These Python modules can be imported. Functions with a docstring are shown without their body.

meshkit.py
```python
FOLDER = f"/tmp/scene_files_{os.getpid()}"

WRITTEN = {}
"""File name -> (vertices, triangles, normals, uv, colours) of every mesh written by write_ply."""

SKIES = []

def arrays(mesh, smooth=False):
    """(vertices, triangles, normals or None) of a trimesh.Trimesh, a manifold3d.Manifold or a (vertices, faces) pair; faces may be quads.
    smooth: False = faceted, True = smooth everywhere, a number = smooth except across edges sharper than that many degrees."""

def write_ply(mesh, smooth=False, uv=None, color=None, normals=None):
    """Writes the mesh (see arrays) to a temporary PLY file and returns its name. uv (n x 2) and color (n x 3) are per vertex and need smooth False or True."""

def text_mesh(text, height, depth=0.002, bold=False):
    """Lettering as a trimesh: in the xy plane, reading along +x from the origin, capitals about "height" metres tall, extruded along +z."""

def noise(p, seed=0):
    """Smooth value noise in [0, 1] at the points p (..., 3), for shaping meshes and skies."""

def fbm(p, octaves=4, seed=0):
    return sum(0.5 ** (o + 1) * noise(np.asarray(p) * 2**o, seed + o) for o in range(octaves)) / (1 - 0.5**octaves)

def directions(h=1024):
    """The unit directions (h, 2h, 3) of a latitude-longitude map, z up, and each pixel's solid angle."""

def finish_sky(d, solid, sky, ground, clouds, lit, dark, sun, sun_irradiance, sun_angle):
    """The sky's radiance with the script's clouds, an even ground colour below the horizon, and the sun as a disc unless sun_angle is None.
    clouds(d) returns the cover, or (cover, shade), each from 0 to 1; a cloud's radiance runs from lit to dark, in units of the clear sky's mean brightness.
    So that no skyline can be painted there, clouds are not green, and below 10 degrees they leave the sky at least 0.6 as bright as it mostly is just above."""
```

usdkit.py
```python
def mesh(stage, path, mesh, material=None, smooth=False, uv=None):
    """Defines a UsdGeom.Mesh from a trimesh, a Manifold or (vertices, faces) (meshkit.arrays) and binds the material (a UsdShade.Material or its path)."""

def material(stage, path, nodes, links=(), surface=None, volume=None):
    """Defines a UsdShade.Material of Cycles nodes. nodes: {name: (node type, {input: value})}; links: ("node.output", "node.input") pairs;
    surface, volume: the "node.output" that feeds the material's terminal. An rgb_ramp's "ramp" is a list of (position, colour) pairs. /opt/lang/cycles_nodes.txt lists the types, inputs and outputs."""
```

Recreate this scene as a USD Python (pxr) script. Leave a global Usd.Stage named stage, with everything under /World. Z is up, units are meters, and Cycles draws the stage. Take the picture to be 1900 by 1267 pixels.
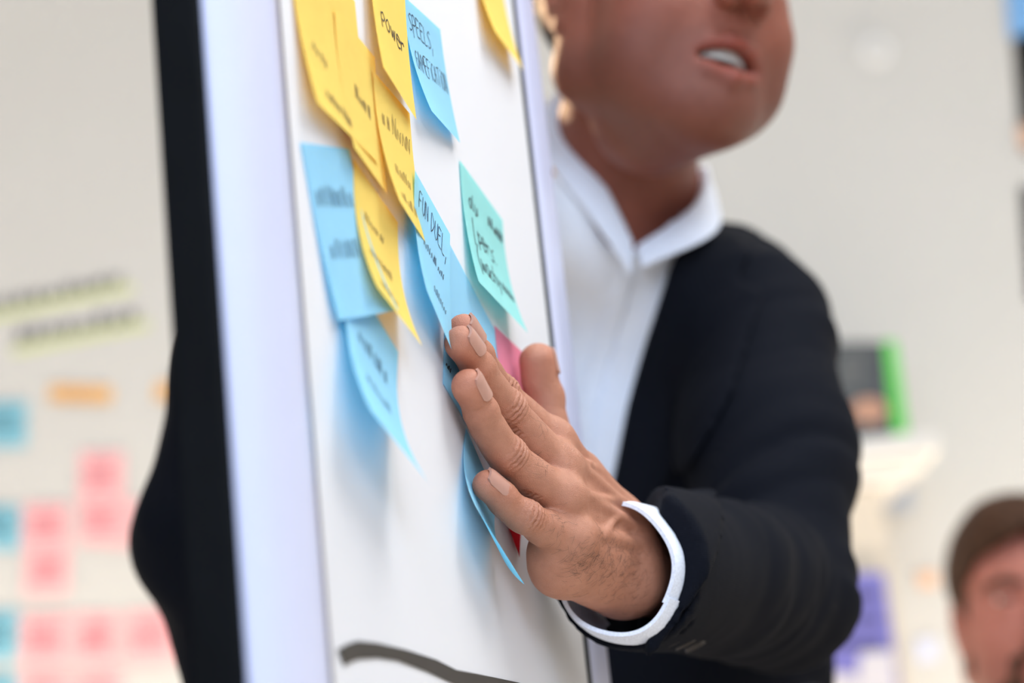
import math, random
import numpy as np, trimesh, manifold3d, usdkit, meshkit
from pxr import Usd, UsdGeom, UsdLux, UsdShade, Gf, Sdf, Vt

stage = Usd.Stage.CreateInMemory()
UsdGeom.SetStageUpAxis(stage, 'Z'); UsdGeom.SetStageMetersPerUnit(stage, 1.0)
UsdGeom.Xform.Define(stage, '/World'); UsdGeom.Scope.Define(stage, '/World/Looks')
rng = np.random.default_rng(7); random.seed(7)

# ------------------------------------------------------------------ camera (fitted to the board's lines and the sticky notes)
F = 3694.0                                        # focal length in pixels of a 1900 px wide frame
PITCH, ROLL, YAW, EYE = 0.25807133, 0.10627771, 0.24960733, 0.95
unit = lambda a: np.asarray(a, float) / np.linalg.norm(a)
c_up = np.array([-math.sin(ROLL) * math.cos(PITCH), math.cos(ROLL) * math.cos(PITCH), math.sin(PITCH)])   # world up in camera axes (right, up, depth)
c_fw = unit(np.array([0, 0, 1]) - c_up * c_up[2]); c_sd = np.cross(c_up, c_fw); c_sd = c_sd if c_sd[0] > 0 else -c_sd
CW = np.stack([c_sd, c_fw, c_up])                 # camera axes -> world axes
def toW(X): return np.asarray(X, float) @ CW.T + np.array([0, 0, EYE])
def C(px, py, d): return d * np.array([(px - 950) / F, -(py - 633.5) / F, 1.0])      # a photo point at depth d, camera axes
def P(px, py, d): return toW(C(px, py, d))
cam = UsdGeom.Camera.Define(stage, '/World/camera')
right, upv, fw = CW[:, 0], CW[:, 1], CW[:, 2]
m = Gf.Matrix4d(*right, 0, *upv, 0, *(-fw), 0, 0, 0, EYE, 1)
cam.AddTransformOp().Set(m)
cam.CreateHorizontalApertureAttr(36.0); cam.CreateVerticalApertureAttr(36.0 * 1267 / 1900)
cam.CreateFocalLengthAttr(36.0 * F / 1900); cam.CreateFStopAttr(3.6); cam.CreateFocusDistanceAttr(1.055)
cam.CreateClippingRangeAttr(Gf.Vec2f(0.05, 100))
cam.CreateExposureAttr(0.0)

# ------------------------------------------------------------------ lights
def rect_light(name, loc, look, w, h, power, color):
    L = UsdLux.RectLight.Define(stage, '/World/' + name)
    z = unit(np.array(loc, float) - np.array(look, float)); x = unit(np.cross([0, 0, 1] if abs(z[2]) < .95 else [0, 1, 0], z)); y = np.cross(z, x)
    L.AddTransformOp().Set(Gf.Matrix4d(*x, 0, *y, 0, *z, 0, *map(float, loc), 1))
    L.CreateWidthAttr(w); L.CreateHeightAttr(h); L.CreateIntensityAttr(power); L.CreateColorAttr(Gf.Vec3f(*color))
dome = UsdLux.DomeLight.Define(stage, '/World/daylight_sky')
dome.CreateIntensityAttr(0.08); dome.CreateColorAttr(Gf.Vec3f(.74, .86, 1.0))
rect_light('ceiling_panel', (0.9, 1.0, 2.72), (0.9, 1.0, 0), 1.2, 1.0, 9.8, (.97, 1.0, 1.0))
rect_light('added_front_fill', (0.65, -1.5, 2.15), (0.15, 1.5, 1.25), 1.7, 1.1, 7.6, (.80, .94, 1.12))  # added cool fill from behind the camera; no window stands here
rect_light('added_left_fill', (-0.7, -1.3, 1.75), (0.12, 1.6, 1.30), 1.3, 1.1, 5.2, (.78, .92, 1.15))  # added cool fill, mainly to brighten the shirt; not a real window
rect_light('added_wall_wash', (0, 2.93, .30), (0, 3.45, .80), 6.0, .12, 72.0, (1.0, .87, .71))  # added warm strip to brighten the lower back wall
spot = UsdLux.SphereLight.Define(stage, '/World/track_spot')      # small warm spotlight from behind, catches his neck and collar
sp, sq = np.array([-0.75, 2.95, 2.45]), P(1060, 200, 1.58); sz = unit(sp - sq); sx = unit(np.cross([0, 0, 1], sz)); sy = np.cross(sz, sx)
spot.AddTransformOp().Set(Gf.Matrix4d(*sx, 0, *sy, 0, *sz, 0, *map(float, sp), 1)); spot.CreateRadiusAttr(.06); spot.CreateIntensityAttr(900.0); spot.CreateColorAttr(Gf.Vec3f(1.0, .66, .38))
sa = UsdLux.ShapingAPI.Apply(spot.GetPrim()); sa.CreateShapingConeAngleAttr(13.0); sa.CreateShapingConeSoftnessAttr(.5)
sun = UsdLux.DistantLight.Define(stage, '/World/sun')          # comes in low through the window in the left wall and warms floor and back wall
sd = unit([-1, .05, .47]); sx = unit(np.cross([0, 0, 1], sd)); sy = np.cross(sd, sx)
sun.AddTransformOp().Set(Gf.Matrix4d(*sx, 0, *sy, 0, *sd, 0, 0, 0, 5, 1)); sun.CreateAngleAttr(1.0); sun.CreateNormalizeAttr(True); sun.CreateIntensityAttr(3.2); sun.CreateColorAttr(Gf.Vec3f(1, .96, .90))

# ------------------------------------------------------------------ object helpers
used = {}
def numbered(path):
    k = used.get(path, -1) + 1; used[path] = k
    return path if k == 0 else f'{path}_{k:03d}'
def put(prim, label=None, cat=None, group=None, kind=None):
    for k, v in (('label', label), ('category', cat), ('group', group), ('kind', kind)):
        if v: prim.SetCustomDataByKey(k, v)
    return prim
def obj(name, mesh, mat, parent=None, smooth=False, label=None, cat=None, group=None, kind=None, tint=None):
    path = numbered((parent.GetPath().pathString if parent else '/World') + '/' + name)
    p = usdkit.mesh(stage, path, mesh, mat, smooth)
    if tint is not None:
        UsdGeom.PrimvarsAPI(p).CreatePrimvar('tint', Sdf.ValueTypeNames.Color3fArray, 'vertex').Set(Vt.Vec3fArray.FromNumpy(np.asarray(tint, np.float32)))
    return put(p.GetPrim(), label, cat, group, kind)
def thing(name, label, cat, loc=(0, 0, 0), group=None):
    x = UsdGeom.Xform.Define(stage, numbered('/World/' + name))
    return put(x.GetPrim(), label, cat, group)
def box(lo, hi):
    lo, hi = np.array(lo, float), np.array(hi, float)
    b = trimesh.creation.box(hi - lo); b.apply_translation((lo + hi) / 2); return b
def rbox(lo, hi, r=.004, seg=8):
    lo, hi = np.array(lo, float), np.array(hi, float)
    r = min(r, (hi - lo).min() / 2.01)
    pts = np.array([[(lo[i] + r, hi[i] - r)[(k >> i) & 1] for i in range(3)] for k in range(8)])
    return trimesh.util.concatenate([]) if False else man2tri(manifold3d.Manifold.batch_hull([manifold3d.Manifold.sphere(r, seg).translate(tuple(p)) for p in pts]))
def man2tri(M):
    q = M.to_mesh(); return trimesh.Trimesh(np.array(q.vert_properties[:, :3], float), np.array(q.tri_verts), process=False)
def fix(v, f):
    t = trimesh.Trimesh(v, f, process=False)
    if t.volume < 0: t.invert()
    return t
def grid_faces(a, b, wrap=False):
    i, j = np.meshgrid(np.arange(a - 1), np.arange(b if wrap else b - 1), indexing='ij')
    j2 = (j + 1) % b
    return np.stack([i * b + j, (i + 1) * b + j, (i + 1) * b + j2, i * b + j2], -1).reshape(-1, 4)
def sheet_mesh(Pts):                               # (a, b, 3) grid -> single-layer mesh
    a, b, _ = Pts.shape
    return Pts.reshape(-1, 3), grid_faces(a, b)

# ------------------------------------------------------------------ materials
def mat(name, nodes, links, surface='p.BSDF'):
    return usdkit.material(stage, '/World/Looks/' + name, nodes, links, surface=surface)
def plain(name, col, rough=.6, metal=0, spec=.5, noise=0, nscale=20, bump=0, bscale=300, coat=0):
    n = {'p': ('principled_bsdf', dict(base_color=col, roughness=rough, metallic=metal, specular_ior_level=spec, coat_weight=coat))}
    l = []
    if noise or bump: n['tc'] = ('texture_coordinate', {})
    if noise:
        n['n'] = ('noise_texture', dict(scale=nscale, detail=3)); c = np.array(col)
        n['r'] = ('rgb_ramp', {'ramp': [(.3, c * (1 - noise)), (.7, np.minimum(c * (1 + noise), 1))]})
        l += [('tc.object', 'n.vector'), ('n.fac', 'r.fac'), ('r.color', 'p.base_color')]
    if bump:
        n['bn'] = ('noise_texture', dict(scale=bscale, detail=3)); n['b'] = ('bump', dict(strength=1.0, distance=bump))
        l += [('tc.object', 'bn.vector'), ('bn.fac', 'b.height'), ('b.normal', 'p.normal')]
    return mat(name, n, l)
def paper(name, col, trans=.4, tcol=None):
    tcol = tcol or col
    return mat(name, {'tc': ('texture_coordinate', {}), 'n': ('noise_texture', dict(scale=60, detail=3)),
        'r': ('rgb_ramp', {'ramp': [(.3, np.array(col) * .96), (.7, np.array(col))]}), 'b': ('bump', dict(strength=.6, distance=.0004)),
        'd': ('diffuse_bsdf', dict(roughness=.3)), 't': ('translucent_bsdf', dict(color=tcol)), 'x': ('mix_closure', dict(fac=trans))},
        [('tc.object', 'n.vector'), ('n.fac', 'r.fac'), ('r.color', 'd.color'), ('n.fac', 'b.height'), ('b.normal', 'd.normal'), ('d.BSDF', 'x.closure1'), ('t.BSDF', 'x.closure2')], 'x.closure')
m_wall = plain('wall_paint', (.57, .565, .55), .85, noise=.015, nscale=3, bump=.0006, bscale=180)
m_floor = plain('oak_floor', (.62, .54, .44), .45, noise=.2, nscale=5)
m_ceiling = plain('ceiling_paint', (.8, .8, .8), .9, noise=.01)
m_board = plain('board_enamel', (.74, .735, .77), .55, spec=.25, noise=.008, nscale=6)
m_frame = plain('frame_lacquer', (.60, .63, .84), .3, noise=.01)
m_black = plain('black_trim', (.0025, .003, .004), .65, spec=.08, noise=.2, nscale=30)
m_seam = plain('grey_seam', (.10, .09, .125), .35, metal=.3, noise=.05)
m_rubber = plain('black_seam', (.03, .035, .04), .4)
m_ink = plain('black_ink', (.012, .012, .022), .6)
m_ink3 = plain('faded_blue_ink', (.03, .10, .16), .7)
m_ink2 = plain('faded_ink', (.16, .10, .03), .7)
m_marker = plain('board_marker', (.022, .018, .016), .5, noise=.15, nscale=40)
m_blue = paper('paper_blue', (.48, .86, 1.0), .38, (.02, .50, .92))
m_yellow = paper('paper_yellow', (1.0, .76, .20), .26, (.95, .45, .01))
m_teal = paper('paper_teal', (.44, .86, .82), .32, (.05, .60, .62))
m_pink = paper('paper_pink', (.95, .33, .45), .35)
m_redp = paper('paper_red', (.55, .02, .03), .2)
m_pinkw = paper('paper_pink_wall', (1.0, .58, .60), .1)
m_bluew = paper('paper_blue_wall', (.33, .68, .82), .2)
m_orangew = paper('paper_orange_wall', (.98, .60, .25), .2)

def skin(name, base):
    return mat(name, {'tc': ('texture_coordinate', {}), 'a': ('attribute', {'attribute': 'tint'}), 'n': ('noise_texture', dict(scale=140, detail=4, roughness=.6)),
        'r': ('rgb_ramp', {'ramp': [(.25, np.array(base) * np.array([.90, .84, .80])), (.75, np.array(base) * 1.06)]}),
        'mx': ('mix_color', {'blend_type': 'multiply', 'fac': 1.0}),
        'v': ('voronoi_texture', dict(scale=1150, feature='distance_to_edge')), 'vr': ('math', dict(math_type='minimum', value2=.22)), 'n2': ('noise_texture', dict(scale=650, detail=3)),
        'ad': ('math', dict(math_type='multiply_add', value2=2.2)), 'b': ('bump', dict(strength=.7, distance=.0003)),
        'p': ('principled_bsdf', dict(roughness=.46, specular_ior_level=.42, subsurface_weight=.10, subsurface_radius=(1, .35, .2), subsurface_scale=.002, subsurface_method='burley'))},
        [('tc.object', 'n.vector'), ('n.fac', 'r.fac'), ('r.color', 'mx.a'), ('a.color', 'mx.b'), ('mx.result', 'p.base_color'), ('tc.object', 'v.vector'), ('tc.object', 'n2.vector'),
         ('v.distance', 'vr.value1'), ('vr.value', 'ad.value1'), ('n2.fac', 'ad.value3'), ('ad.value', 'b.height'), ('b.normal', 'p.normal')])
m_skin = skin('skin_warm', (.47, .208, .130))
m_skin2 = skin('skin_ruddy', (.42, .145, .105))
m_nail = plain('nail', (.50, .255, .19), .25, noise=.04, nscale=200, coat=.15)
m_teeth = plain('teeth', (.72, .70, .66), .3)
m_eye = plain('eye_white', (.7, .68, .66), .15)
m_iris = plain('iris_brown', (.05, .025, .012), .2)
m_hairdark = plain('hair_black', (.012, .010, .009), .5, noise=.5, nscale=150, bump=.002, bscale=220)
m_hairbrown = plain('hair_brown', (.055, .024, .012), .7, spec=.2, noise=.5, nscale=110, bump=.003, bscale=160)
m_strand = plain('arm_hair', (.05, .03, .022), .5)
def cloth(name, col, spot, bump=.0004, scale=900, rough=.85):
    c = np.array(col)
    return mat(name, {'tc': ('texture_coordinate', {}), 'w1': ('wave_texture', dict(wave_type='bands', bands_direction='x', scale=260, distortion=1.5, detail=1)),
        'w2': ('wave_texture', dict(wave_type='bands', bands_direction='z', scale=260, distortion=1.5, detail=1)), 'n': ('noise_texture', dict(scale=scale, detail=2)),
        'r': ('rgb_ramp', {'ramp': [(.0, c * .75), (.55, c), (.70, c * 1.1), (.8, np.array(spot))]}), 'm1': ('math', dict(math_type='multiply')), 'm2': ('math', dict(math_type='multiply_add', value2=.6)),
        'b': ('bump', dict(strength=.8, distance=bump)), 'p': ('principled_bsdf', dict(roughness=rough, specular_ior_level=.08))},
        [('tc.object', 'w1.vector'), ('tc.object', 'w2.vector'), ('tc.object', 'n.vector'), ('w1.fac', 'm1.value1'), ('w2.fac', 'm1.value2'), ('m1.value', 'm2.value1'), ('n.fac', 'm2.value3'),
         ('n.fac', 'r.fac'), ('r.color', 'p.base_color'), ('m2.value', 'b.height'), ('b.normal', 'p.normal')])
m_jacket = cloth('navy_wool', (.0046, .0056, .0098), (.012, .014, .020))
m_shirt = cloth('white_cotton', (.80, .84, .95), (.82, .85, .95), bump=.00005, rough=.75)
m_trouser = plain('trouser_wool', (.02, .022, .03), .9, noise=.2, nscale=80)
m_shoe = plain('shoe_leather', (.03, .018, .012), .3, noise=.1)
m_button = plain('horn_button', (.05, .035, .025), .3, noise=.3, nscale=200)

# ------------------------------------------------------------------ implicit modelling: fields and surface nets
class Field:
    def __init__(s, lo, hi, h):
        s.lo, s.h = np.array(lo, float), h
        s.n = np.ceil((np.array(hi) - s.lo) / h).astype(int) + 1
        s.a = np.full(s.n, .03, np.float32)
        s.ax = [(s.lo[i] + h * np.arange(s.n[i])).astype(np.float32) for i in range(3)]
    def like(s):
        o = object.__new__(Field); o.__dict__.update(s.__dict__); o.a = np.full(s.n, .03, np.float32); return o
    def win(s, lo, hi):
        i0 = np.clip(np.floor((lo - s.lo) / s.h).astype(int), 0, s.n); i1 = np.clip(np.ceil((hi - s.lo) / s.h).astype(int) + 1, 0, s.n)
        sl = tuple(slice(a, b) for a, b in zip(i0, i1))
        return sl, s.ax[0][sl[0]][:, None, None], s.ax[1][sl[1]][None, :, None], s.ax[2][sl[2]][None, None, :]
    def mix(s, sl, d, k, cut):
        a = s.a[sl]
        if cut: a, d = -a, d
        if k > 0:
            q = np.maximum(k - np.abs(a - d), 0) / k; o = np.minimum(a, d) - q * q * k * .25
        else: o = np.minimum(a, d)
        s.a[sl] = -o if cut else o
    def cone(s, a, b, ra, rb, k=.004, cut=False):
        a, b = np.array(a, float), np.array(b, float); R = max(ra, rb) + k + 3 * s.h
        sl, x, y, z = s.win(np.minimum(a, b) - R, np.maximum(a, b) + R)
        ba = b - a; L = max(ba @ ba, 1e-12)
        t = np.clip(((x - a[0]) * ba[0] + (y - a[1]) * ba[1] + (z - a[2]) * ba[2]) / L, 0, 1).astype(np.float32)
        d = np.sqrt((x - a[0] - t * ba[0]) ** 2 + (y - a[1] - t * ba[1]) ** 2 + (z - a[2] - t * ba[2]) ** 2) - (ra + (rb - ra) * t)
        s.mix(sl, d.astype(np.float32), k, cut)
    def ball(s, c, r, k=.004, cut=False): s.cone(c, np.array(c) + 1e-5, r, r, k, cut)
    def ell(s, c, r, k=.004, cut=False, R=None):
        c, r = np.array(c, float), np.array(r, float); M = r.max() + k + 3 * s.h
        sl, x, y, z = s.win(c - M, c + M); X = [x - c[0], y - c[1], z - c[2]]
        if R is not None: X = [X[0] * R[i][0] + X[1] * R[i][1] + X[2] * R[i][2] for i in range(3)]
        k0 = np.sqrt((X[0] / r[0]) ** 2 + (X[1] / r[1]) ** 2 + (X[2] / r[2]) ** 2); k1 = np.sqrt((X[0] / r[0] ** 2) ** 2 + (X[1] / r[1] ** 2) ** 2 + (X[2] / r[2] ** 2) ** 2)
        s.mix(sl, (k0 * (k0 - 1) / np.maximum(k1, 1e-6)).astype(np.float32), k, cut)
    def chain(s, pts, rad, k=.004, cut=False):
        for i in range(len(pts) - 1): s.cone(pts[i], pts[i + 1], rad[i], rad[i + 1], k, cut)
    def join(s, o, k): s.mix((slice(None),) * 3, o.a, k, False)
    def mesh(s, relax=1):
        A = s.a.copy()
        for ax in range(3):                          # close the surface at the grid's border
            for e in (0, -1):
                q = [slice(None)] * 3; q[ax] = e; A[tuple(q)] = np.maximum(A[tuple(q)], s.h * .5)
        I = A < 0; n = np.array(A.shape)
        cnt = np.zeros(n - 1, np.uint8)
        for dx, dy, dz in np.ndindex(2, 2, 2): cnt += I[dx:n[0] - 1 + dx, dy:n[1] - 1 + dy, dz:n[2] - 1 + dz]
        act = np.argwhere((cnt > 0) & (cnt < 8)); idx = np.full(n - 1, -1, np.int64); idx[tuple(act.T)] = np.arange(len(act))
        acc, w = np.zeros((len(act), 3)), np.zeros((len(act), 1))
        for ax in range(3):
            o1, o2 = [i for i in range(3) if i != ax]
            for p, q in np.ndindex(2, 2):
                c0 = act.copy(); c0[:, o1] += p; c0[:, o2] += q; c1 = c0.copy(); c1[:, ax] += 1
                v0, v1 = A[tuple(c0.T)], A[tuple(c1.T)]; on = (v0 < 0) != (v1 < 0)
                t = np.where(on, v0 / np.where(on, v0 - v1, 1), 0)
                pt = c0 - act + 0.0; pt = pt.astype(float); pt[:, ax] += t
                acc[on] += pt[on]; w[on] += 1
        v = s.lo + s.h * (act + acc / w); faces = []
        for ax in range(3):
            o1, o2 = (ax + 1) % 3, (ax + 2) % 3
            q0 = [slice(None)] * 3; q1 = [slice(None)] * 3; q0[ax] = slice(0, -1); q1[ax] = slice(1, None)
            e = np.argwhere(I[tuple(q0)] != I[tuple(q1)]); e = e[(e[:, o1] > 0) & (e[:, o2] > 0)]
            flip = I[tuple(e.T)]
            def at(a, b):
                c = e.copy(); c[:, o1] -= a; c[:, o2] -= b; return idx[tuple(c.T)]
            q = np.stack([at(1, 1), at(0, 1), at(0, 0), at(1, 0)], 1); q[~flip] = q[~flip][:, ::-1]; faces.append(q)
        q = np.vstack(faces); f = np.vstack([q[:, [0, 1, 2]], q[:, [0, 2, 3]]])
        for _ in range(relax):
            sm, c = np.zeros_like(v), np.zeros((len(v), 1))
            for a, b in ((0, 1), (1, 2), (2, 3), (3, 0)):
                np.add.at(sm, q[:, a], v[q[:, b]]); np.add.at(c, q[:, a], 1)
            v = v * .5 + .5 * sm / np.maximum(c, 1)
        return v, f
def vnormals(v, f):
    n = np.zeros_like(v); c = np.cross(v[f[:, 1]] - v[f[:, 0]], v[f[:, 2]] - v[f[:, 0]])
    for k in range(3): np.add.at(n, f[:, k], c)
    return n / np.maximum(np.linalg.norm(n, axis=1, keepdims=True), 1e-12)
def camfix(v, f):                                  # camera-axes mesh -> world mesh, faces outward
    return fix(toW(v), f)

# ------------------------------------------------------------------ the room
YW = 3.45
def wallpt(px, py, off=0.0, yw=None):
    a, b = toW([0, 0, 0]), P(px, py, 1.0); d = b - a; t = ((yw or YW) - off - a[1]) / d[1]; return a + t * d
obj('floor', box((-3.2, -2.6, -.06), (3.2, YW + .1, 0)), m_floor, kind='structure', label='oak floor of the office, below the picture')
obj('ceiling', box((-3.2, -2.6, 2.8), (3.2, YW + .1, 2.86)), m_ceiling, kind='structure', label='white ceiling above the room')
obj('wall_back', box((-3.2, YW, 0), (3.2, YW + .1, 2.8)), m_wall, kind='structure', label='plain off-white wall across the back of the room')
obj('wall_right', box((3.1, -2.6, 0), (3.2, YW, 2.8)), m_wall, kind='structure', label='off-white side wall on the right')
obj('wall_left', trimesh.util.concatenate([box((-3.2, -2.6, 0), (-3.1, 1.2, 2.8)), box((-3.2, 1.2, 0), (-3.1, YW, .4)), box((-3.2, 1.2, 2.1), (-3.1, YW, 2.8))]), m_wall, kind='structure', label='off-white side wall on the left with a window opening')
ul = thing('added_uplight', 'long low black floor lamp added to brighten the back wall, below the picture', 'light'); obj('housing', rbox((-3.0, 2.87, .22), (3.0, 2.925, .34), .01), m_black, ul)  # unseen housing, added to go with the wall-brightening strip
for x_ in (-2.6, 0, 2.6): obj('foot', box((x_ - .05, 2.83, 0), (x_ + .05, 2.96, .225)), m_black, ul)
obj('baseboard_back', box((-3.1, YW - .015, 0), (3.1, YW, .1)), m_ceiling, kind='structure', label='white baseboard along the back wall')

# ------------------------------------------------------------------ the whiteboard
b_r = unit(math.cos(YAW) * c_fw + math.sin(YAW) * c_sd); b_n = np.cross(c_up, b_r); b_n = b_n if b_n[2] < 0 else -b_n
B_O = C(850, 600, 1.07492599)
def Bc(r, u, n): return B_O + np.multiply.outer(r, b_r) + np.multiply.outer(u, c_up) + np.multiply.outer(n, b_n)   # board coordinates -> camera axes
def B(r, u, n): return toW(Bc(np.asarray(r, float), np.asarray(u, float), np.asarray(n, float)))
def onboard(px, py, n=0.0):                        # board coordinates of a photo point
    e = C(px, py, 1.0); X = e * ((B_O @ b_n + n) / (e @ b_n)) - B_O; return X @ b_r, X @ c_up
def bmesh(t):                                      # a mesh made in board coordinates
    return fix(B(t.vertices[:, 0], t.vertices[:, 1], t.vertices[:, 2]), t.faces)
U0, U1, RL, RR, SL, SR = -.62, .62, -.325, .268, -.238, .211
wb = thing('whiteboard', 'tall portable whiteboard with white frame and black side edge, covered in sticky notes', 'whiteboard')
obj('writing_surface', bmesh(box((SL, U0 + .06, -.014), (SR, U1 - .06, 0))), m_board, wb, label='glossy white writing surface')
def bowed(r0, r1, u0, u1, bow, n=14):
    rr = np.linspace(0, 1, n); prof = [(r0 + (r1 - r0) * t, .0015 + bow * (1 - (2 * t - 1) ** 4)) for t in rr] + [(r1, -.016), (r0, -.016)]
    import shapely
    e = trimesh.creation.extrude_polygon(shapely.Polygon(prof), u1 - u0, engine='earcut'); v = e.vertices.copy()
    e.vertices = np.stack([v[:, 0], v[:, 2] + u0, v[:, 1]], 1); return e
obj('frame_side', bmesh(bowed(RL + .001, SL - .012, U0, U1, .009)), m_frame, wb, smooth=40, label='wide pale frame stile on the near side')
obj('frame_side', bmesh(bowed(SR + .006, RR, U0, U1, .002)), m_frame, wb, smooth=40, label='narrow-looking pale frame stile on the far side')
obj('frame_rail', bmesh(rbox((SL, U1 - .06, -.016), (SR, U1, .003))), m_frame, wb)
obj('frame_rail', bmesh(rbox((SL, U0, -.016), (SR, U0 + .06, .003))), m_frame, wb)
obj('seam', bmesh(box((SL - .012, U0, -.012), (SL, U1, .0012))), m_seam, wb, label='grey seam beside the near stile')
obj('seam', bmesh(box((SR, U0, -.012), (SR + .006, U1, .0016))), m_rubber, wb, label='black seam beside the far stile')
obj('edge_trim', bmesh(rbox((RL - .004, U0, -.0195), (RL + .002, U1, .0005), .002)), m_black, wb, label='black side edge')
obj('edge_trim', bmesh(rbox((RR - .002, U0, -.0195), (RR + .004, U1, .0005), .002)), m_black, wb)
obj('back_panel', bmesh(box((RL, U0, -.0195), (RR, U1, -.0165))), m_black, wb, label='dark back panel')
for r_ in (RL + .08, RR - .08):
    zf = B(r_, 0, -.03)
    lo = -(zf[2]); leg = bmesh(rbox((r_ - .015, lo + .04, -.05), (r_ + .015, U0 + .1, -.0197), .005))
    obj('leg', leg, m_black, wb)
    obj('foot', bmesh(rbox((r_ - .02, lo + .0, -.28), (r_ + .02, lo + .045, .2), .01)), m_black, wb)
# thick marker line drawn on the board
top = [(624, 1206), (640, 1196), (661, 1189), (698, 1193), (753, 1206), (808, 1224), (845, 1243), (882, 1250), (926, 1259), (963, 1267), (1005, 1285)]
bot = [(637, 1236), (648, 1230), (661, 1224), (698, 1221), (735, 1226), (790, 1246), (838, 1268), (880, 1284), (926, 1300), (963, 1310), (1000, 1325)]
g = np.array([[(*onboard(*a), .0005) for a in top], [(*onboard(*b), .0005) for b in bot]])
put(obj('marker_line', sheet_mesh(B(g[..., 0], g[..., 1], g[..., 2])), m_marker), 'thick black curved marker line drawn near the foot of the whiteboard', 'marker line')

# ------------------------------------------------------------------ handwriting
FONT = {'A': '00 39 70;15 54', 'C': '78 49 16 13 40 72', 'D': '00 09 48 75 42 00', 'E': '79 09 00 70;05 55', 'F': '00 09 79;05 55', 'G': '78 49 16 12 40 73 75 45', 'I': '29 20', 'i': '26 20;29 28',
 'J': '69 63 40 12', 'K': '00 09;69 04 60', 'L': '09 00 60', 'M': '00 09 44 89 80', 'N': '00 09 70 79', 'O': '49 15 22 50 83 87 49', 'P': '0- 09 59 76 54 04', 'R': '00 09 59 76 54 04 70', 'S': '78 49 17 35 64 72 40 01',
 'T': '09 89;49 40', 'U': '09 02 30 62 69', 'V': '09 40 79', 'W': '09 20 46 60 89', 'H': '00 09;05 65;69 60', 'B': '00 09 58 55 05 64 61 00', ',': '21 0-', '(': '4= 16 13 4-', ')': '0= 36 33 0-', '1': '29 2-', '.': '10 11', '-': '04 44',
 'a': '55 25 02 20 40 55 50', 'c': '54 25 02 20 51', 'd': '54 25 02 20 40 59 50', 'e': '03 53 45 15 02 20 51', 'g': '55 25 02 20 50 55 5- 1-', 'h': '09 00;04 35 53 50', 'j': '35 3- 0-', 'l': '19 11 30', 'm': '00 05 25 30 33 55 60', 'n': '00 05;04 35 53 50',
 'o': '35 03 20 50 63 35', 'p': '05 0-;04 35 53 31 01', 'r': '00 05;03 35 54', 's': '55 25 13 42 30 00', 't': '28 21 40;06 46', 'u': '05 02 20 50 55 60', 'v': '05 20 45', 'w': '05 10 34 50 75', 'x': '05 50;55 00', 'y': '05 22 55;55 1-'}
def strokes(text, rg):
    out, x = [], 0.0
    for ch in text:
        if ch == ' ': x += .5; continue
        wmax = 0
        for part in FONT[ch].split(';'):
            q = []
            for a in part.split():
                vx = int(a[0]); vy = {'-': -3, '=': 11}.get(a[1], None); vy = int(a[1]) if vy is None else vy
                q.append((x + vx / 10 + rg.normal(0, .025), vy / 9 + rg.normal(0, .03))); wmax = max(wmax, vx / 10)
            out.append(np.array(q))
        x += wmax + .22
    return out, x
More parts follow.
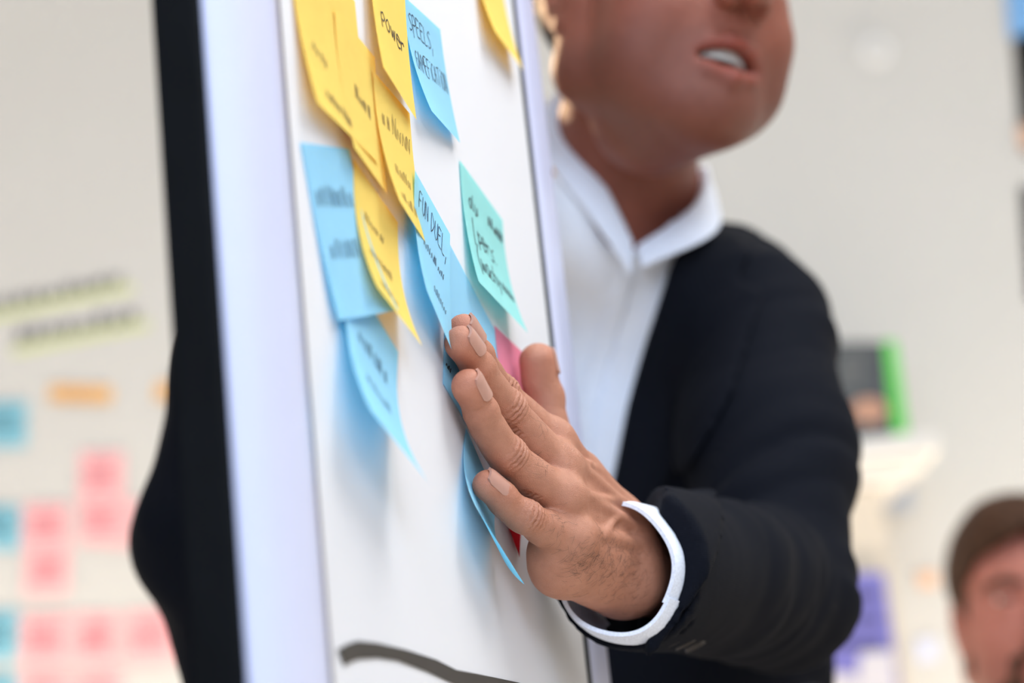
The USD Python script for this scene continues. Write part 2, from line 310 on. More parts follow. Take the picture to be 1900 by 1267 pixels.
def spline(q, n=5):
    if len(q) < 3: return np.array([q[0] + (q[-1] - q[0]) * t for t in np.linspace(0, 1, 5)])
    o = []
    for i in range(len(q) - 1):
        p0, p1, p2, p3 = q[max(i - 1, 0)], q[i], q[i + 1], q[min(i + 2, len(q) - 1)]
        for t in np.linspace(0, 1, n, endpoint=False):
            t1, t2 = (p2 - p0) * .32, (p3 - p1) * .32; h = t * t * (3 - 2 * t)
            o.append(p1 * (2 * t ** 3 - 3 * t * t + 1) + t1 * (t ** 3 - 2 * t * t + t) + p2 * h + t2 * (t ** 3 - t * t))
    return np.array(o + [q[-1]])
# sticky notes: in-plane corner, tilt, how far the lower corners lift, width, height
def note_pt(p, s, t, lift=0.0):
    r0, u0, ph, cl, cr, w, h, n0 = p
    s, t = np.broadcast_arrays(np.asarray(s, float), np.asarray(t, float)); sh = s.shape; s, t = s.ravel(), t.ravel()
    c = cl * (1 - t) + cr * t; s0 = .15
    ss = np.linspace(0, 1, 60); dn = np.outer(c, 2 * np.clip((ss - s0) / (1 - s0), 0, 1) / (1 - s0)); du = np.sqrt(np.clip(h * h - dn ** 2, (.2 * h) ** 2, None))
    cum = np.concatenate([np.zeros((len(du), 1)), np.cumsum((du[:, 1:] + du[:, :-1]) / 2, 1) * (ss[1] - ss[0])], 1)
    v = np.array([np.interp(a, ss, row) for a, row in zip(s, cum)])
    ds = 2 * c * np.clip((s - s0) / (1 - s0), 0, 1) / (1 - s0)          # dn/ds, tilts the outward direction
    nn = c * np.clip((s - s0) / (1 - s0), 0, 1) ** 2 + n0
    k = np.sqrt(np.maximum(h * h - ds ** 2, (.2 * h) ** 2)) / h
    rr, uu = t * w, -v + lift * ds / h; nn = nn + lift * k
    return (B(r0 + rr * math.cos(ph) - uu * math.sin(ph), u0 + rr * math.sin(ph) + uu * math.cos(ph), nn)).reshape(*sh, 3)
def ribbons(p, polys, width):
    V, Fc, n = [], [], 0
    asp = p[5] / p[6]
    for q in polys:                                 # q in (t, s) note units
        d = np.gradient(q, axis=0) * np.array([p[5], p[6]]); L = np.linalg.norm(d, axis=1, keepdims=True); L[L == 0] = 1; d = d / L
        off = np.stack([-d[:, 1] / p[5], d[:, 0] / p[6]], 1) * width / 2
        a, b = q + off, q - off
        g = np.stack([note_pt(p, a[:, 1], a[:, 0], .00025), note_pt(p, b[:, 1], b[:, 0], .00025)], 1)
        V.append(g.reshape(-1, 3)); i = np.arange(len(q) - 1) * 2 + n; Fc.append(np.stack([i, i + 2, i + 3, i + 1], 1)); n += 2 * len(q)
    return np.vstack(V), np.vstack(Fc)
def note(key, p, mt, label, lines, width=.0009, seed=1, group=None):
    th = thing('sticky_note', label, 'sticky note', group=group)
    s, t = np.meshgrid(np.linspace(0, 1, 26), np.linspace(0, 1, 14), indexing='ij')
    obj('sheet', sheet_mesh(note_pt(p, s, t)), mt, th, smooth=True)
    rg = np.random.default_rng(seed); polys = []
    for text, t0, s0, size, wid, slope in lines:
        if text[0] == '~':                          # blurred beyond reading in the photograph: a run of loops
            n_ = int(text[1:])
            for i_ in range(n_):
                q = np.linspace(0, 1, 9); a_, b_ = rg.uniform(.45, 1), rg.uniform(.6, 1.3)
                polys.append(np.stack([t0 + wid * (i_ + .85 * q * b_) / n_, s0 - size * a_ * np.sin(q * math.pi * 1.5 + rg.uniform(-.3, .3)) ** 2 + slope * (i_ + q) / n_], 1))
            continue   # text, left, baseline, cap height, overall width (note units), slope
        st, tot = strokes(text, rg)
        for q in st:
            q = spline(q); polys.append(np.stack([t0 + q[:, 0] / tot * wid + .08 * size * q[:, 1], s0 - q[:, 1] * size + slope * q[:, 0] / tot * wid], 1))
    if polys: obj('handwriting', ribbons(p, polys, width), m_ink2 if mt is m_yellow and 'power' not in label else m_ink3 if 'blurred' in label else m_ink, th, label='pen handwriting', kind='stuff')
N = lambda *a: a
NOTES = [
 ('Y1', N(-.2205, .1336, .0191, .0074, .0040, .0900, .086, .0006), m_yellow, 'yellow sticky note nearest the wide pale frame stile, blurred, its foot curling away', [('~2', .16, .62, .10, .22, .06), ('~5', .22, .88, .10, .40, .06)], .0010),
 ('Y2', N(-.1659, .1172, -.072, .0057, .0016, .0563, .075, .0016), m_yellow, 'yellow sticky note with two short blurred marks, second column from the wide pale stile', [('~4', .36, .52, .14, .42, .05), ('~3', .42, .82, .14, .36, .05)], .0008),
 ('L1', N(-.2246, .029, .2772, .003, .010, .0684, .0796, .0006), m_blue, 'blurred light blue sticky note with square top, nearest the wide stile', [('~7', .10, .36, .15, .74, .0), ('~5', .16, .66, .15, .55, .0)], .0007),
 ('Y5', N(-.1546, .0442, -.2289, .0115, .0117, .0620, .0734, .0008), m_yellow, 'lowest yellow sticky note, three faint lines, bottom edge lifting', [('~4', .2, .36, .09, .45, .0), ('~5', .2, .62, .09, .55, .0), ('~4', .25, .85, .08, .4, .0)], .0008),
 ('L2', N(-.1827, -.0178, -.3846, .0157, .0205, .0679, .0839, .0030), m_blue, 'long blurred blue sticky note curling strongly off the board, below the square-topped one', [('~6', .22, .36, .12, .6, .0), ('~5', .3, .60, .10, .45, .0)], .0007),
 ('Y4', N(-.1182, .1027, -.0571, .0090, .0030, .0566, .073, .0026), m_yellow, 'yellow sticky note with three blurred lines, left edge lifted and throwing an orange shadow', [('~6', .14, .36, .18, .80, .0), ('~4', .30, .68, .14, .5, .0), ('~5', .28, .88, .10, .55, .0)], .0006),
 ('Y3', N(-.1093, .1843, -.1368, .0052, .0029, .0572, .0833, .0038), m_yellow, 'yellow sticky note reading power, cut by the top of the picture', [('power', .22, .58, .15, .66, .02)], .0009),
 ('SP', N(-.0509, .1727, .1045, .0085, .0030, .0715, .0682, .0010), m_blue, 'light blue sticky note reading SPEELS, GAMEFiCATiON', [('SPEELS,', .10, .26, .15, .60, .05), ('GAMEFiCATiON', .09, .60, .17, .86, -.02)], .00062),
 ('FD', N(-.0694, .0648, -.3395, .0080, .0028, .0576, .078, .0048), m_blue, 'light blue sticky note reading FUN DUEL with two smaller lines below', [('FUN', .12, .24, .14, .26, .0), ('DUEL,', .45, .26, .16, .45, .04), ('~6', .22, .50, .09, .6, .0), ('~4', .42, .78, .09, .4, .0)], .00062),
 ('TE', N(.0344, .1051, -.1387, .0066, .0108, .0849, .0777, .0008), m_teal, 'pale teal green sticky note between the blue notes and the black seam', [('alu', .14, .30, .13, .22, .0), ('~6', .60, .24, .10, .36, .0), ('1 pers.', .14, .56, .18, .55, .0), ('(wachy', .14, .80, .17, .50, .0), ('~4', .68, .76, .10, .26, .0)], .0010),
 ('PK', N(.074, .0162, -.0439, .0036, .004, .0745, .068, .0006), m_pink, 'plain pink sticky note behind the raised thumb', [], .001),
 ('RD', N(.0760, -.0600, -.7221, .0020, .0020, .034, .050, .0006), m_redp, 'red sticky note almost wholly hidden under the hand', [], .001),
 ('JO', N(-.0055, .0460, -.3831, .0002, .0002, .0971, .095, .0003), m_blue, 'large blue sticky note pressed under the fingertips, reading Jou', [('Jou', .14, .53, .13, .20, .0), ('~2', .03, .86, .05, .08, .0)], .0008),
 ('LO', N(-.0069, -.0592, -.598, .0150, .0205, .0559, .0705, .0006), m_blue, 'blue sticky note under the little finger, its lower corner lifted to a thin tip', [], .001),
 ('YR', N(.1117, .2918, .0255, .0095, .0079, .0726, .079, .0006), m_yellow, 'yellow sticky note at the top overlapping the black seam, curled at the foot', [], .001)]
for i, (k, p, mt, label, lines, wd) in enumerate(NOTES): note(k, p, mt, label, lines, wd, seed=20 + i)

# ------------------------------------------------------------------ the speaker
man = thing('person', 'man in dark navy blazer and open white shirt, pressing one palm flat on the whiteboard', 'person')
ELB, WRI, SHL = C(1440, 1090, 1.42), C(1200, 1045, 1.165), C(1400, 600, 1.62)
fa = unit(WRI - ELB)                                # forearm direction, towards the hand
DOR = unit([.70, .54, -.46])
def J(px, py, d, r): return C(px, py, d), r
FING = {'index': [J(860, 611, 1.048, .0074), J(886, 660, 1.062, .0081), J(927, 728, 1.083, .0091), J(1022, 820, 1.105, .0116)],
        'middle': [J(856, 635, 1.030, .0079), J(887, 685, 1.045, .0087), J(938, 757, 1.064, .0097), J(1035, 868, 1.088, .0118)],
        'ring': [J(869, 715, 1.024, .0078), J(892, 766, 1.036, .0086), J(940, 845, 1.052, .0096), J(1042, 925, 1.076, .0113)],
        'pinky': [J(904, 899, 1.036, .0070), J(930, 923, 1.042, .0076), J(974, 960, 1.050, .0083), J(1062, 1000, 1.075, .0110)],
        'thumb': [J(1001, 668, 1.172, .0090), J(1010, 738, 1.175, .0104), J(1030, 828, 1.170, .0118), J(1088, 932, 1.158, .0135)]}
CARP = {'index': C(1122, 962, 1.145), 'middle': C(1140, 985, 1.143), 'ring': C(1150, 1020, 1.139), 'pinky': C(1158, 1062, 1.135)}
lo = np.min([a for c in FING.values() for a, _ in c], 0) - .02; hi = np.max([*[a for c in FING.values() for a, _ in c], C(1260, 1180, 1.24), C(1200, 1170, 1.2)], 0) + .012; lo[1] = C(1200, 1190, 1.17)[1]
HF = Field(lo, hi, .0009)
for k, c in CARP.items():
    a, r = FING[k][3]; HF.cone(a, c, r, .0145, .010)
HF.chain([CARP['index'], CARP['middle'], CARP['ring'], CARP['pinky']], [.0145] * 4, .010)
HF.cone(C(1155, 990, 1.152), C(1245, 1030, 1.235), .0175, .0225, .012); HF.cone(C(1178, 1088, 1.138), C(1260, 1085, 1.235), .0170, .0220, .012)
HF.cone(C(1168, 1040, 1.145), C(1250, 1060, 1.235), .0180, .0245, .012)
for a, b, ra, rb in ((C(1068, 885, 1.128), C(1132, 978, 1.152), .0150, .0170), (C(1043, 1046, 1.088), C(1142, 1086, 1.135), .0162, .0180), (C(1028, 1024, 1.080), C(1040, 1050, 1.09), .0146, .016), (C(1030, 890, 1.105), C(1100, 985, 1.135), .013, .016), (C(1035, 960, 1.092), C(1100, 1030, 1.125), .013, .016)): HF.cone(a, b, ra, rb, .010)
FF = HF.like(); FF.a[:] = .03
for k, c in FING.items():
    G = HF.like(); pts = [a for a, _ in c]; rad = [r for _, r in c]
    ax = unit(pts[0] - pts[1])
    d0 = unit(DOR - (DOR @ ax) * ax) if k != 'thumb' else unit(np.array([.93, 0, .36]) - (np.array([.93, 0, .36]) @ ax) * ax)
    G.chain(pts, rad, .0035)
    G.ball(pts[0] - d0 * .0012 - ax * .001, rad[0] * .98, .003); G.cone(pts[0] + d0 * .0008, pts[0] + d0 * .0008 - ax * .006, rad[0] * .95, rad[0], .003)
    if k != 'thumb':
        ax2 = unit(pts[1] - pts[3]); d2 = unit(DOR - (DOR @ ax2) * ax2)
        G.ball(pts[2] + d2 * .0030, rad[2] * .83, .005); G.ball(pts[1] + d2 * .0018, rad[1] * .85, .004)
        G.cone(pts[2] * .62 + pts[3] * .38 - d2 * .0035, pts[2] * .38 + pts[3] * .62 - d2 * .003, rad[2] * .85, rad[2] * .95, .006)   # fleshy underside
        G.cone(pts[2] * .7 + pts[1] * .3 - d2 * .0025, pts[2] * .3 + pts[1] * .7 - d2 * .0022, rad[1] * .85, rad[1] * .85, .005)
    else:
        G.ball(pts[1] + d0 * .002, .0095, .005); G.cone(pts[0] - d0 * .003, pts[0] - d0 * .003 - ax * .012, .0085, .0095, .005)
    FF.join(G, 0)
HF.join(FF, .006)
# knuckles, tendons and veins on the back of the hand
for k in ('index', 'middle', 'ring', 'pinky'):
    a, r = FING[k][3]; HF.ball(a + DOR * .0022, r * .76, .010)
    wr = C(1170, 985, 1.145) + (CARP[k] - CARP['middle']) * .35
    HF.cone(a + DOR * (r * .86), CARP[k] * .5 + wr * .5 + DOR * .0140, .0030, .0026, .0042)
def vein(pts, r=.0014):
    for a, b in zip(pts[:-1], pts[1:]): HF.cone(a, b, r, r, .0032)
vb = lambda k, t, o: FING[k][3][0] * (1 - t) + CARP[k] * t + DOR * o
vein([vb('ring', .15, .0125), vb('ring', .45, .0142) * .6 + vb('middle', .45, .0142) * .4, vb('middle', .75, .0153), vb('index', .95, .015)])
vein([vb('pinky', .25, .0125), vb('ring', .6, .0148), vb('ring', .8, .0155) * .5 + vb('middle', .8, .0152) * .5])
vein([vb('middle', .05, .0128), vb('middle', .3, .0140) * .5 + vb('index', .3, .0140) * .5, vb('index', .6, .0148)])
hv, hf = HF.mesh(1)
# creases over the finger joints
disp = np.zeros(len(hv)); crease = np.zeros(len(hv))
t0 = trimesh.Trimesh(hv, hf, process=False); sgn = 1 if t0.volume > 0 else -1
hn = vnormals(hv, hf) * sgn
wob = meshkit.fbm(hv * 420, 3, 3) - .5
for k, c in FING.items():
    pts = [a for a, _ in c]; rad = [r for _, r in c]
    for j, (amp, sig, wave) in {2: (.00105, .0066, .0030), 1: (.00030, .0026, .0017)}.items():
        if k == 'thumb' and j == 2: continue
        axj = unit(pts[j - 1] - pts[j + 1]); d2 = unit(DOR - (DOR @ axj) * axj) if k != 'thumb' else unit(np.array([.93, 0, .36]) - (np.array([.93, 0, .36]) @ axj) * axj)
        q = hv - pts[j]; a = q @ axj; rr = q - np.outer(a, axj); dist = np.linalg.norm(rr, axis=1)
        msk = np.exp(-(a / sig) ** 2) * np.clip((rr @ d2) / np.maximum(dist, 1e-6) * 1.6 + .1, 0, 1) * (dist < rad[j] * 1.75)
        disp -= amp * msk * (.5 + .5 * np.cos(2 * np.pi * (a + .0035 * wob) / wave)) ** 2; crease = np.maximum(crease, msk)
disp += .00028 * (meshkit.fbm(hv * 240, 3, 9) - .5)
hv = hv + hn * disp[:, None]
hand = camfix(hv, hf)
print('hand clearance from board', ((hv - B_O) @ b_n).min())
def hand_tint(v):                                  # real differences in skin tone: darker, redder joints and fingertips
    v = np.asarray(v); t = np.ones((len(v), 3)); X = (v - np.array([0, 0, EYE])) @ CW
    for k, c in FING.items():
        for j, w, col in ((2, .0085, (.86, .74, .70)), (1, .006, (.90, .80, .77)), (0, .010, (1.10, .92, .90))):
            g = np.exp(-np.sum((X - c[j][0]) ** 2, 1) / (w * w) / 2)[:, None] * .75; t *= 1 + g * (np.array(col) - 1)
    return t
# nails
for k, c in FING.items():
    pts = [a for a, _ in c]; rad = [r for _, r in c]; ax = unit(pts[0] - pts[1])
    dv = DOR if k != 'thumb' else np.array([.93, 0, .36])
    d0 = unit(dv - (dv @ ax) * ax); sd = np.cross(ax, d0); r = rad[0]
    A, T = np.meshgrid(np.linspace(-.0098, .0060, 20), np.linspace(-1, 1, 13), indexing='ij')
    half = .90 * np.sqrt(np.clip(1 - (np.abs(np.clip((-A - .0055) / .0045, 0, 1)) ** 2.2), .02, 1)) * (1 - .25 * np.clip((A - .0025) / .0033, 0, 1) ** 2)
    th = T * half
    def layer(o): return pts[0] + d0 * .0008 + A[..., None] * ax + ((r + (rad[1] - r) * np.clip(-A / .012, 0, 1) * .9 + .00045 + o - .0009 * np.clip(A / .0058, 0, 1) ** 2))[..., None] * (np.cos(th)[..., None] * d0 + np.sin(th)[..., None] * sd)
    up_, dn_ = layer(.00035), layer(-.0011); a, b = A.shape
    v = np.vstack([up_.reshape(-1, 3), dn_.reshape(-1, 3)]); f = grid_faces(a, b); rim = [i * b for i in range(a)] + [(a - 1) * b + j for j in range(b)] + [i * b + b - 1 for i in range(a)][::-1] + [j for j in range(b)][::-1]
    rim = np.array(rim); n0 = a * b; side = np.stack([rim[:-1], rim[:-1] + n0, rim[1:] + n0, rim[1:]], 1)
    q = np.vstack([f, f[:, ::-1] + n0, side]); tri = np.vstack([q[:, [0, 1, 2]], q[:, [0, 2, 3]]])
    obj('fingernail', camfix(v, tri), m_nail, man, smooth=50)

# head: local axes (towards his left, up, out of the face)
HL, HU, HFD, HO, HS = unit([.793, -.233, .562]), unit([.060, .949, .308]), unit([.606, .211, -.767]), np.array([.1175, .2655, 1.549]), 1.075
def turn(a, b, deg): c, q = math.cos(math.radians(deg)), math.sin(math.radians(deg)); return a * c + b * q, b * c - a * q
HL = unit(HL - (HL @ HFD) * HFD); HU = HU - (HU @ HFD) * HFD; HU = unit(HU - (HU @ HL) * HL)
HL, HFD = turn(HL, HFD, 6.5); HFD, HU = turn(HFD, HU, -2.0)
def head2cam(v, L=HL, U=HU, Fd=HFD, O=HO, S=HS): return O + S * (v[:, :1] * L + v[:, 1:2] * U + v[:, 2:3] * Fd)
def head_field(h, full=1.0, mouth=True):
    G = Field((-.1, -.155, -.13), (.1, .14, .135), h)
    G.ell((0, .035, -.015), (.077, .095, .098), .01); G.ell((0, -.03, .030), (.066 + .003 * full, .088, .064), .02)
    for s in (-1, 1):
        G.cone((s * .058, -.072, -.002), (s * .020, -.103, .060), .023, .0200, .022); G.cone((s * .066, -.03, .0), (s * .056, -.072, -.002), .016, .019, .02)
        G.ball((s * .042, -.042, .051), .030, .02); G.cone((s * .058, -.008, .045), (s * .030, -.012, .070), .014, .014, .018)
        G.cone((s * .050, .030, .060), (s * .012, .026, .083), .010, .010, .014)
    for s in (-1, 1): G.ball((s * .046, -.074, .044), .024, .02)
    G.ball((0, -.104, .068), .0195, .02); G.cone((0, -.088, -.005), (0, -.088, .045), .044, .036, .02)
    G.ell((0, -.070, .064), (.036, .034, .026), .014)
    for s in (-1, 1): G.ball((s * .032, .006, .094), .013, .012, cut=True)
    G.cone((0, .012, .086), (0, -.032, .111), .0075, .0112, .012); G.ball((0, -.035, .110), .0112, .006)
    for s in (-1, 1):
        G.ell((s * .0135, -.039, .100), (.0085, .0080, .0105), .006); G.ell((s * .0072, -.0465, .1055), (.0036, .0055, .0058), .002, cut=True)
    if mouth: G.ell((0, -.0800, .094), (.0275, .0098, .028), .004, cut=True)
    up = [(-.033, -.0770, .073), (-.016, -.0690, .0875), (-.004, -.0675, .0935), (.004, -.0675, .0935), (.016, -.0690, .0875), (.033, -.0770, .073)]
    dn = [(-.032, -.0785, .0725), (-.016, -.0888, .0850), (0, -.0925, .0895), (.016, -.0888, .0850), (.032, -.0785, .0725)]
    G.chain(up, [.0030, .0048, .0050, .0050, .0048, .0030], .0035); G.chain(dn, [.0032, .0062, .0074, .0062, .0032], .0035)
    for s in (-1, 1):
        G.ell((s * .078, -.010, -.014), (.010, .033, .021), .005); G.ell((s * .086, -.008, -.008), (.007, .018, .011), .004, cut=True); G.ball((s * .0755, -.042, -.006), .0095, .006)
        G.ball((s * .032, .014, .082), .0115, .004); G.ball((s * .032, -.004, .081), .0110, .004); G.ell((s * .032, .004, .095), (.0125, .0042, .012), .002, cut=True)
    return G
def head_tint(l, stub, lipc=(1.0, .60, .62), tone=(1, 1, 1)):
    t = np.ones((len(l), 3))
    lip = np.exp(-((l[:, 0] / .028) ** 4)) * np.maximum(np.exp(-((l[:, 1] + .0695 + .18 * np.abs(l[:, 0])) / .0058) ** 2), np.exp(-((l[:, 1] + .0910 - .3 * np.abs(l[:, 0])) / .0066) ** 2)) * (l[:, 2] > .074)
    t *= 1 + (lip * .85)[:, None] * (np.array(lipc) - 1)
    jaw = np.clip((-.052 - l[:, 1]) / .02, 0, 1) * np.clip((l[:, 2] + .03) / .04, 0, 1) * np.clip((.15 + l[:, 1]) / .02, 0, 1); nz = .8 + .4 * meshkit.fbm(l * 300, 2, 5)
    t *= np.array(tone)  # for the speaker this puts shade into the head colour
    t *= 1 - (jaw * (1 - lip) * stub * nz)[:, None] * np.array([.42, .36, .30])
    return t
HD = head_field(.002); hdv, hdf = HD.mesh(1)
headm = camfix(head2cam(hdv), hdf)
# neck, shoulders and trunk, in camera axes
NB = C(1180, 440, 1.665); OC = C(1172, 258, 1.62); nax = unit([.40, .86, .25]); lf_ = np.array([.88, -.45, .1]); lf_ = unit(lf_ - (lf_ @ nax) * nax); fr = np.cross(nax, lf_); fr = fr if fr[2] < 0 else -fr
nk0 = head2cam(np.array([[0, -.055, -.030]]))[0]
SHR = C(800, 400, 1.76)
TORSO = [(C(1310, 660, 1.70), C(1010, 660, 1.76), .100, .100), (C(1275, 900, 1.70), C(1020, 900, 1.74), .110, .110), (C(1255, 1130, 1.69), C(1040, 1130, 1.72), .110, .110), (C(1240, 1340, 1.67), C(1050, 1340, 1.70), .115, .115)]
def torso(G, o):
    for i, (a, b, ra, rb) in enumerate(TORSO):
        G.cone(a, b, ra + o, rb + o, .06)
        if i: G.cone(TORSO[i - 1][0], a, TORSO[i - 1][2] + o, ra + o, .05); G.cone(TORSO[i - 1][1], b, TORSO[i - 1][3] + o, rb + o, .05)
    G.cone(OC - nax * .075, SHL + np.array([-.025, -.020, .03]), .050 + o, .048 + o, .05); G.cone(OC - nax * .075, SHR + np.array([.02, -.012, .0]), .052 + o, .056 + o, .05)
TB = Field(C(560, 1420, 1.7) - np.array([.0, .0, .25]), C(1560, 120, 1.7) + np.array([0, 0, .22]), .0055)
TB.a[:] = .05
torso(TB, -.020); TB.cone(nk0, OC - nax * .02, .054, .056, .02); TB.cone(OC - nax * .02, NB, .056, .060, .02); TB.cone(NB, C(1175, 560, 1.70), .060, .08, .03)
TB.chain([SHL, ELB, ELB + (WRI - ELB) * .6], [.050, .043, .036], .02)
bv, bf = TB.mesh(2)
bodym = camfix(bv, bf)
def MF(t): return manifold3d.Manifold(manifold3d.Mesh(np.asarray(t.vertices, np.float32), np.asarray(t.faces, np.uint32)))
fore = Field(np.minimum(ELB, WRI) - .06, np.maximum(ELB, WRI) + .06, .004); fore.cone(ELB + (WRI - ELB) * .4, C(1215, 1050, 1.19), .037, .0235, .01)
fv, ff = fore.mesh(2)
union = manifold3d.Manifold()
parts = [bodym, headm, camfix(fv, ff), hand]
try:
    for q in parts:
        M_ = MF(q)
        if M_.status() != manifold3d.Error.NoError: raise ValueError(str(M_.status()))
        union = union + M_
    body = man2tri(union)
except Exception as e:
    print('union failed', e); body = trimesh.util.concatenate(parts)
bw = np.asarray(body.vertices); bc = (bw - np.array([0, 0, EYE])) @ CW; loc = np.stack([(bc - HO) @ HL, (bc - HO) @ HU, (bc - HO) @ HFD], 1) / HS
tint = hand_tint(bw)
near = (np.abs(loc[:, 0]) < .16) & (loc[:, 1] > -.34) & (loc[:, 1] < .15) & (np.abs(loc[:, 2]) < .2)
tint[near] *= head_tint(loc[near], .62, tone=(.50, .32, .30))  # face and neck painted darker than the hand, standing in for shade
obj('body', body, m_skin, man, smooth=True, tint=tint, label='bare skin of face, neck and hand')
def arc_band(y0, y1, r0, depth, n=15, half=.9, yb=0):
    th = np.linspace(-half, half, n); o = []
    for y, k in ((y0, 0), (y1, 0), (y1, 1), (y0, 1)):
        rr = r0 - k * .006; o.append(np.stack([rr * np.sin(th), np.full(n, y), depth + rr * np.cos(th) * .9], 1))
    g = np.stack(o, 1); v = g.reshape(-1, 3); f = grid_faces(n, 4, True)
    return v, np.vstack([f, [[3, 2, 1, 0]], [[(n - 1) * 4 + i for i in range(4)]]])
def local_mesh(v, f, fn=head2cam):
    f = np.asarray(f); tri = np.vstack([f[:, [0, 1, 2]], f[:, [0, 2, 3]]]) if f.shape[1] == 4 else f
    return camfix(fn(v), tri)
v, f = arc_band(-.0772, -.0700, .026, .0620); obj('teeth', local_mesh(v, f), m_teeth, man, smooth=40, label='row of upper front teeth')
for s in (-1, 1):
    e = trimesh.creation.icosphere(3, .0118); obj('eyeball', local_mesh(e.vertices + [s * .032, .005, .079], e.faces), m_eye, man, smooth=True)
    e = trimesh.creation.icosphere(3, .0052); obj('iris', local_mesh(e.vertices * [1, 1, .5] + [s * .032 + .001, .005, .0892], e.faces), m_iris, man, smooth=True)
    G = Field((s * .03 - .03, .012, .05), (s * .03 + .03, .045, .11), .0018); G.chain([(s * .016, .026, .091), (s * .034, .031, .085), (s * .050, .026, .071)], [.0038, .0045, .0025], .003)
    v, f = G.mesh(); obj('eyebrow', local_mesh(v, f), m_hairdark, man, smooth=True)
def hair_mesh(h, low, fringe):
    G = Field((-.1, -.08, -.135), (.1, .165, .125), h); G.ell((0, .042, -.020), (.086, .104, .104), .01); G.ell((0, .088, .03), (.066, .05, .07), .02)
    x, y, z = G.ax[0][:, None, None], G.ax[1][None, :, None], G.ax[2][None, None, :]
    line = np.where(z > .02, fringe + .03 * np.clip((.06 - np.abs(x)) / .06, 0, 1) - 1.6 * np.clip(np.abs(x) - .055, 0, 1), low + (fringe - low) * np.clip((z + .035) / .055, 0, 1) ** 2) + 0 * y
    side = (np.abs(x) > .05) & (z > -.002) & (z < .026); line = np.where(side, np.minimum(line, -.025), line)
    nz = .004 * (meshkit.fbm(np.stack(np.broadcast_arrays(x * 70, y * 45, z * 60), -1), 2, 4) - .5).astype(np.float32)
    G.a = np.maximum(G.a + nz, (line - y).astype(np.float32)); return G.mesh(2)
v, f = hair_mesh(.004, -.022, .062); obj('hair', local_mesh(v, f), m_hairdark, man, smooth=True)

# blazer
def poly_sd(x, y, poly):
    p = np.array(poly); x, y = np.broadcast_arrays(x, y); d = np.full(x.shape, 1e9, np.float32); ins = np.zeros(x.shape, bool)
    for a, b in zip(p, np.roll(p, -1, 0)):
        e = b - a; t = np.clip(((x - a[0]) * e[0] + (y - a[1]) * e[1]) / (e @ e), 0, 1); d = np.minimum(d, np.hypot(x - a[0] - t * e[0], y - a[1] - t * e[1]))
        ins ^= ((a[1] > y) != (b[1] > y)) & (x < e[0] * (y - a[1]) / (e[1] if e[1] else 1e-9) + a[0])
    return np.where(ins, -d, d)
def XY(px, py, d=1.6): return ((px - 950) / F * d, -(py - 633.5) / F * d)
EBR, BIR, FOR, SHR2 = C(374, 1002, 1.52), C(455, 690, 1.56), C(478, 1275, 1.52), C(640, 420, 1.66)
JK = Field(np.array([-.335, -.36, 1.07]), np.array([.295, .175, 1.93]), .0040); JK.a[:] = .06
torso(JK, 0.0)
JK.chain([SHL, SHL * .5 + ELB * .5 + np.array([.004, 0, 0]), ELB], [.061, .060, .056], .03); SE = C(1160, 1057, 1.132)
JK.chain([ELB, ELB * .5 + SE * .5, SE], [.056, .0495, .0456], .012)
JK.chain([SHR, SHR2, BIR, EBR, FOR], [.066, .060, .050, .050, .050], .02); JK.cone(BIR, FOR, .05, .05, .02)
x, y, z = JK.ax[0][:, None, None], JK.ax[1][None, :, None], JK.ax[2][None, None, :]
# sleeve end: cut square, then hollowed
q = (x - SE[0]) * fa[0] + (y - SE[1]) * fa[1] + (z - SE[2]) * fa[2]
JK.a = np.where((q > -.03), np.maximum(JK.a, q.astype(np.float32)), JK.a)

# folds in the cloth: long soft drags and sharper creases at the bent elbow
Pw = np.stack(np.broadcast_arrays(x, y, z), -1)
fold = np.zeros(JK.a.shape, np.float32); nearm = np.abs(JK.a) < .02
pw = Pw[nearm]
elb = np.exp(-np.sum((pw - (ELB + np.array([-.02, .02, -.02]))) ** 2, 1) / .085 ** 2)
ua = unit(ELB - SHL); along = (pw - SHL) @ ua; wv = meshkit.fbm(pw * 14, 2, 2)
armness = np.clip((pw[:, 0] - .12) / .03, 0, 1)
fa_al = (pw - ELB) @ fa; onfore = np.clip((fa_al - .02) / .04, 0, 1)
side_ = pw - SHL - np.outer(along, ua)
d1 = meshkit.fbm(np.stack([along * 34 + side_[:, 0] * 16, side_[:, 0] * 7 + 3, side_[:, 2] * 7], 1), 2, 21) - .5
d2 = meshkit.fbm(np.stack([fa_al * 30 + pw[:, 1] * 14, pw[:, 1] * 9, pw[:, 0] * 5], 1), 2, 33) - .5
drag = (np.abs(d1) - .12) * -.020 * armness * (1 - onfore) + (np.abs(d2) - .12) * -.014 * onfore
fold[nearm] = drag * (.75 + 1.0 * elb) + .007 * (meshkit.fbm(pw * 9, 3, 8) - .5)
fold *= np.clip((-.035 - q) / .12, 0, 1)
JK.a += fold
JK.cone(SE - fa * .05, SE + fa * .02, .0385, .0400, 0, cut=True)
TRa, TRb = XY(1262, 425), XY(1133, 905)
OPEN = [XY(1175, 330), XY(1330, 350), XY(1300, 402), XY(1258, 432), XY(1232, 520), XY(1200, 625), XY(1163, 760), XY(1133, 905), XY(1105, 1030), XY(1010, 900), XY(960, 650), XY(1010, 430)]
OPEN = np.array(OPEN); sdo = poly_sd(x, y, OPEN).astype(np.float32)
front = (z - 1.665).astype(np.float32)
LAP = np.array([XY(1258, 432), XY(1300, 402), XY(1345, 398), XY(1392, 470), XY(1362, 520), XY(1405, 548), XY(1330, 720), XY(1215, 920), XY(1120, 1060), XY(1133, 905), XY(1163, 760), XY(1200, 625), XY(1232, 520)])
sdl = poly_sd(x, y, LAP).astype(np.float32)
lap = np.maximum(np.maximum(JK.a - .0055, sdl), front); 
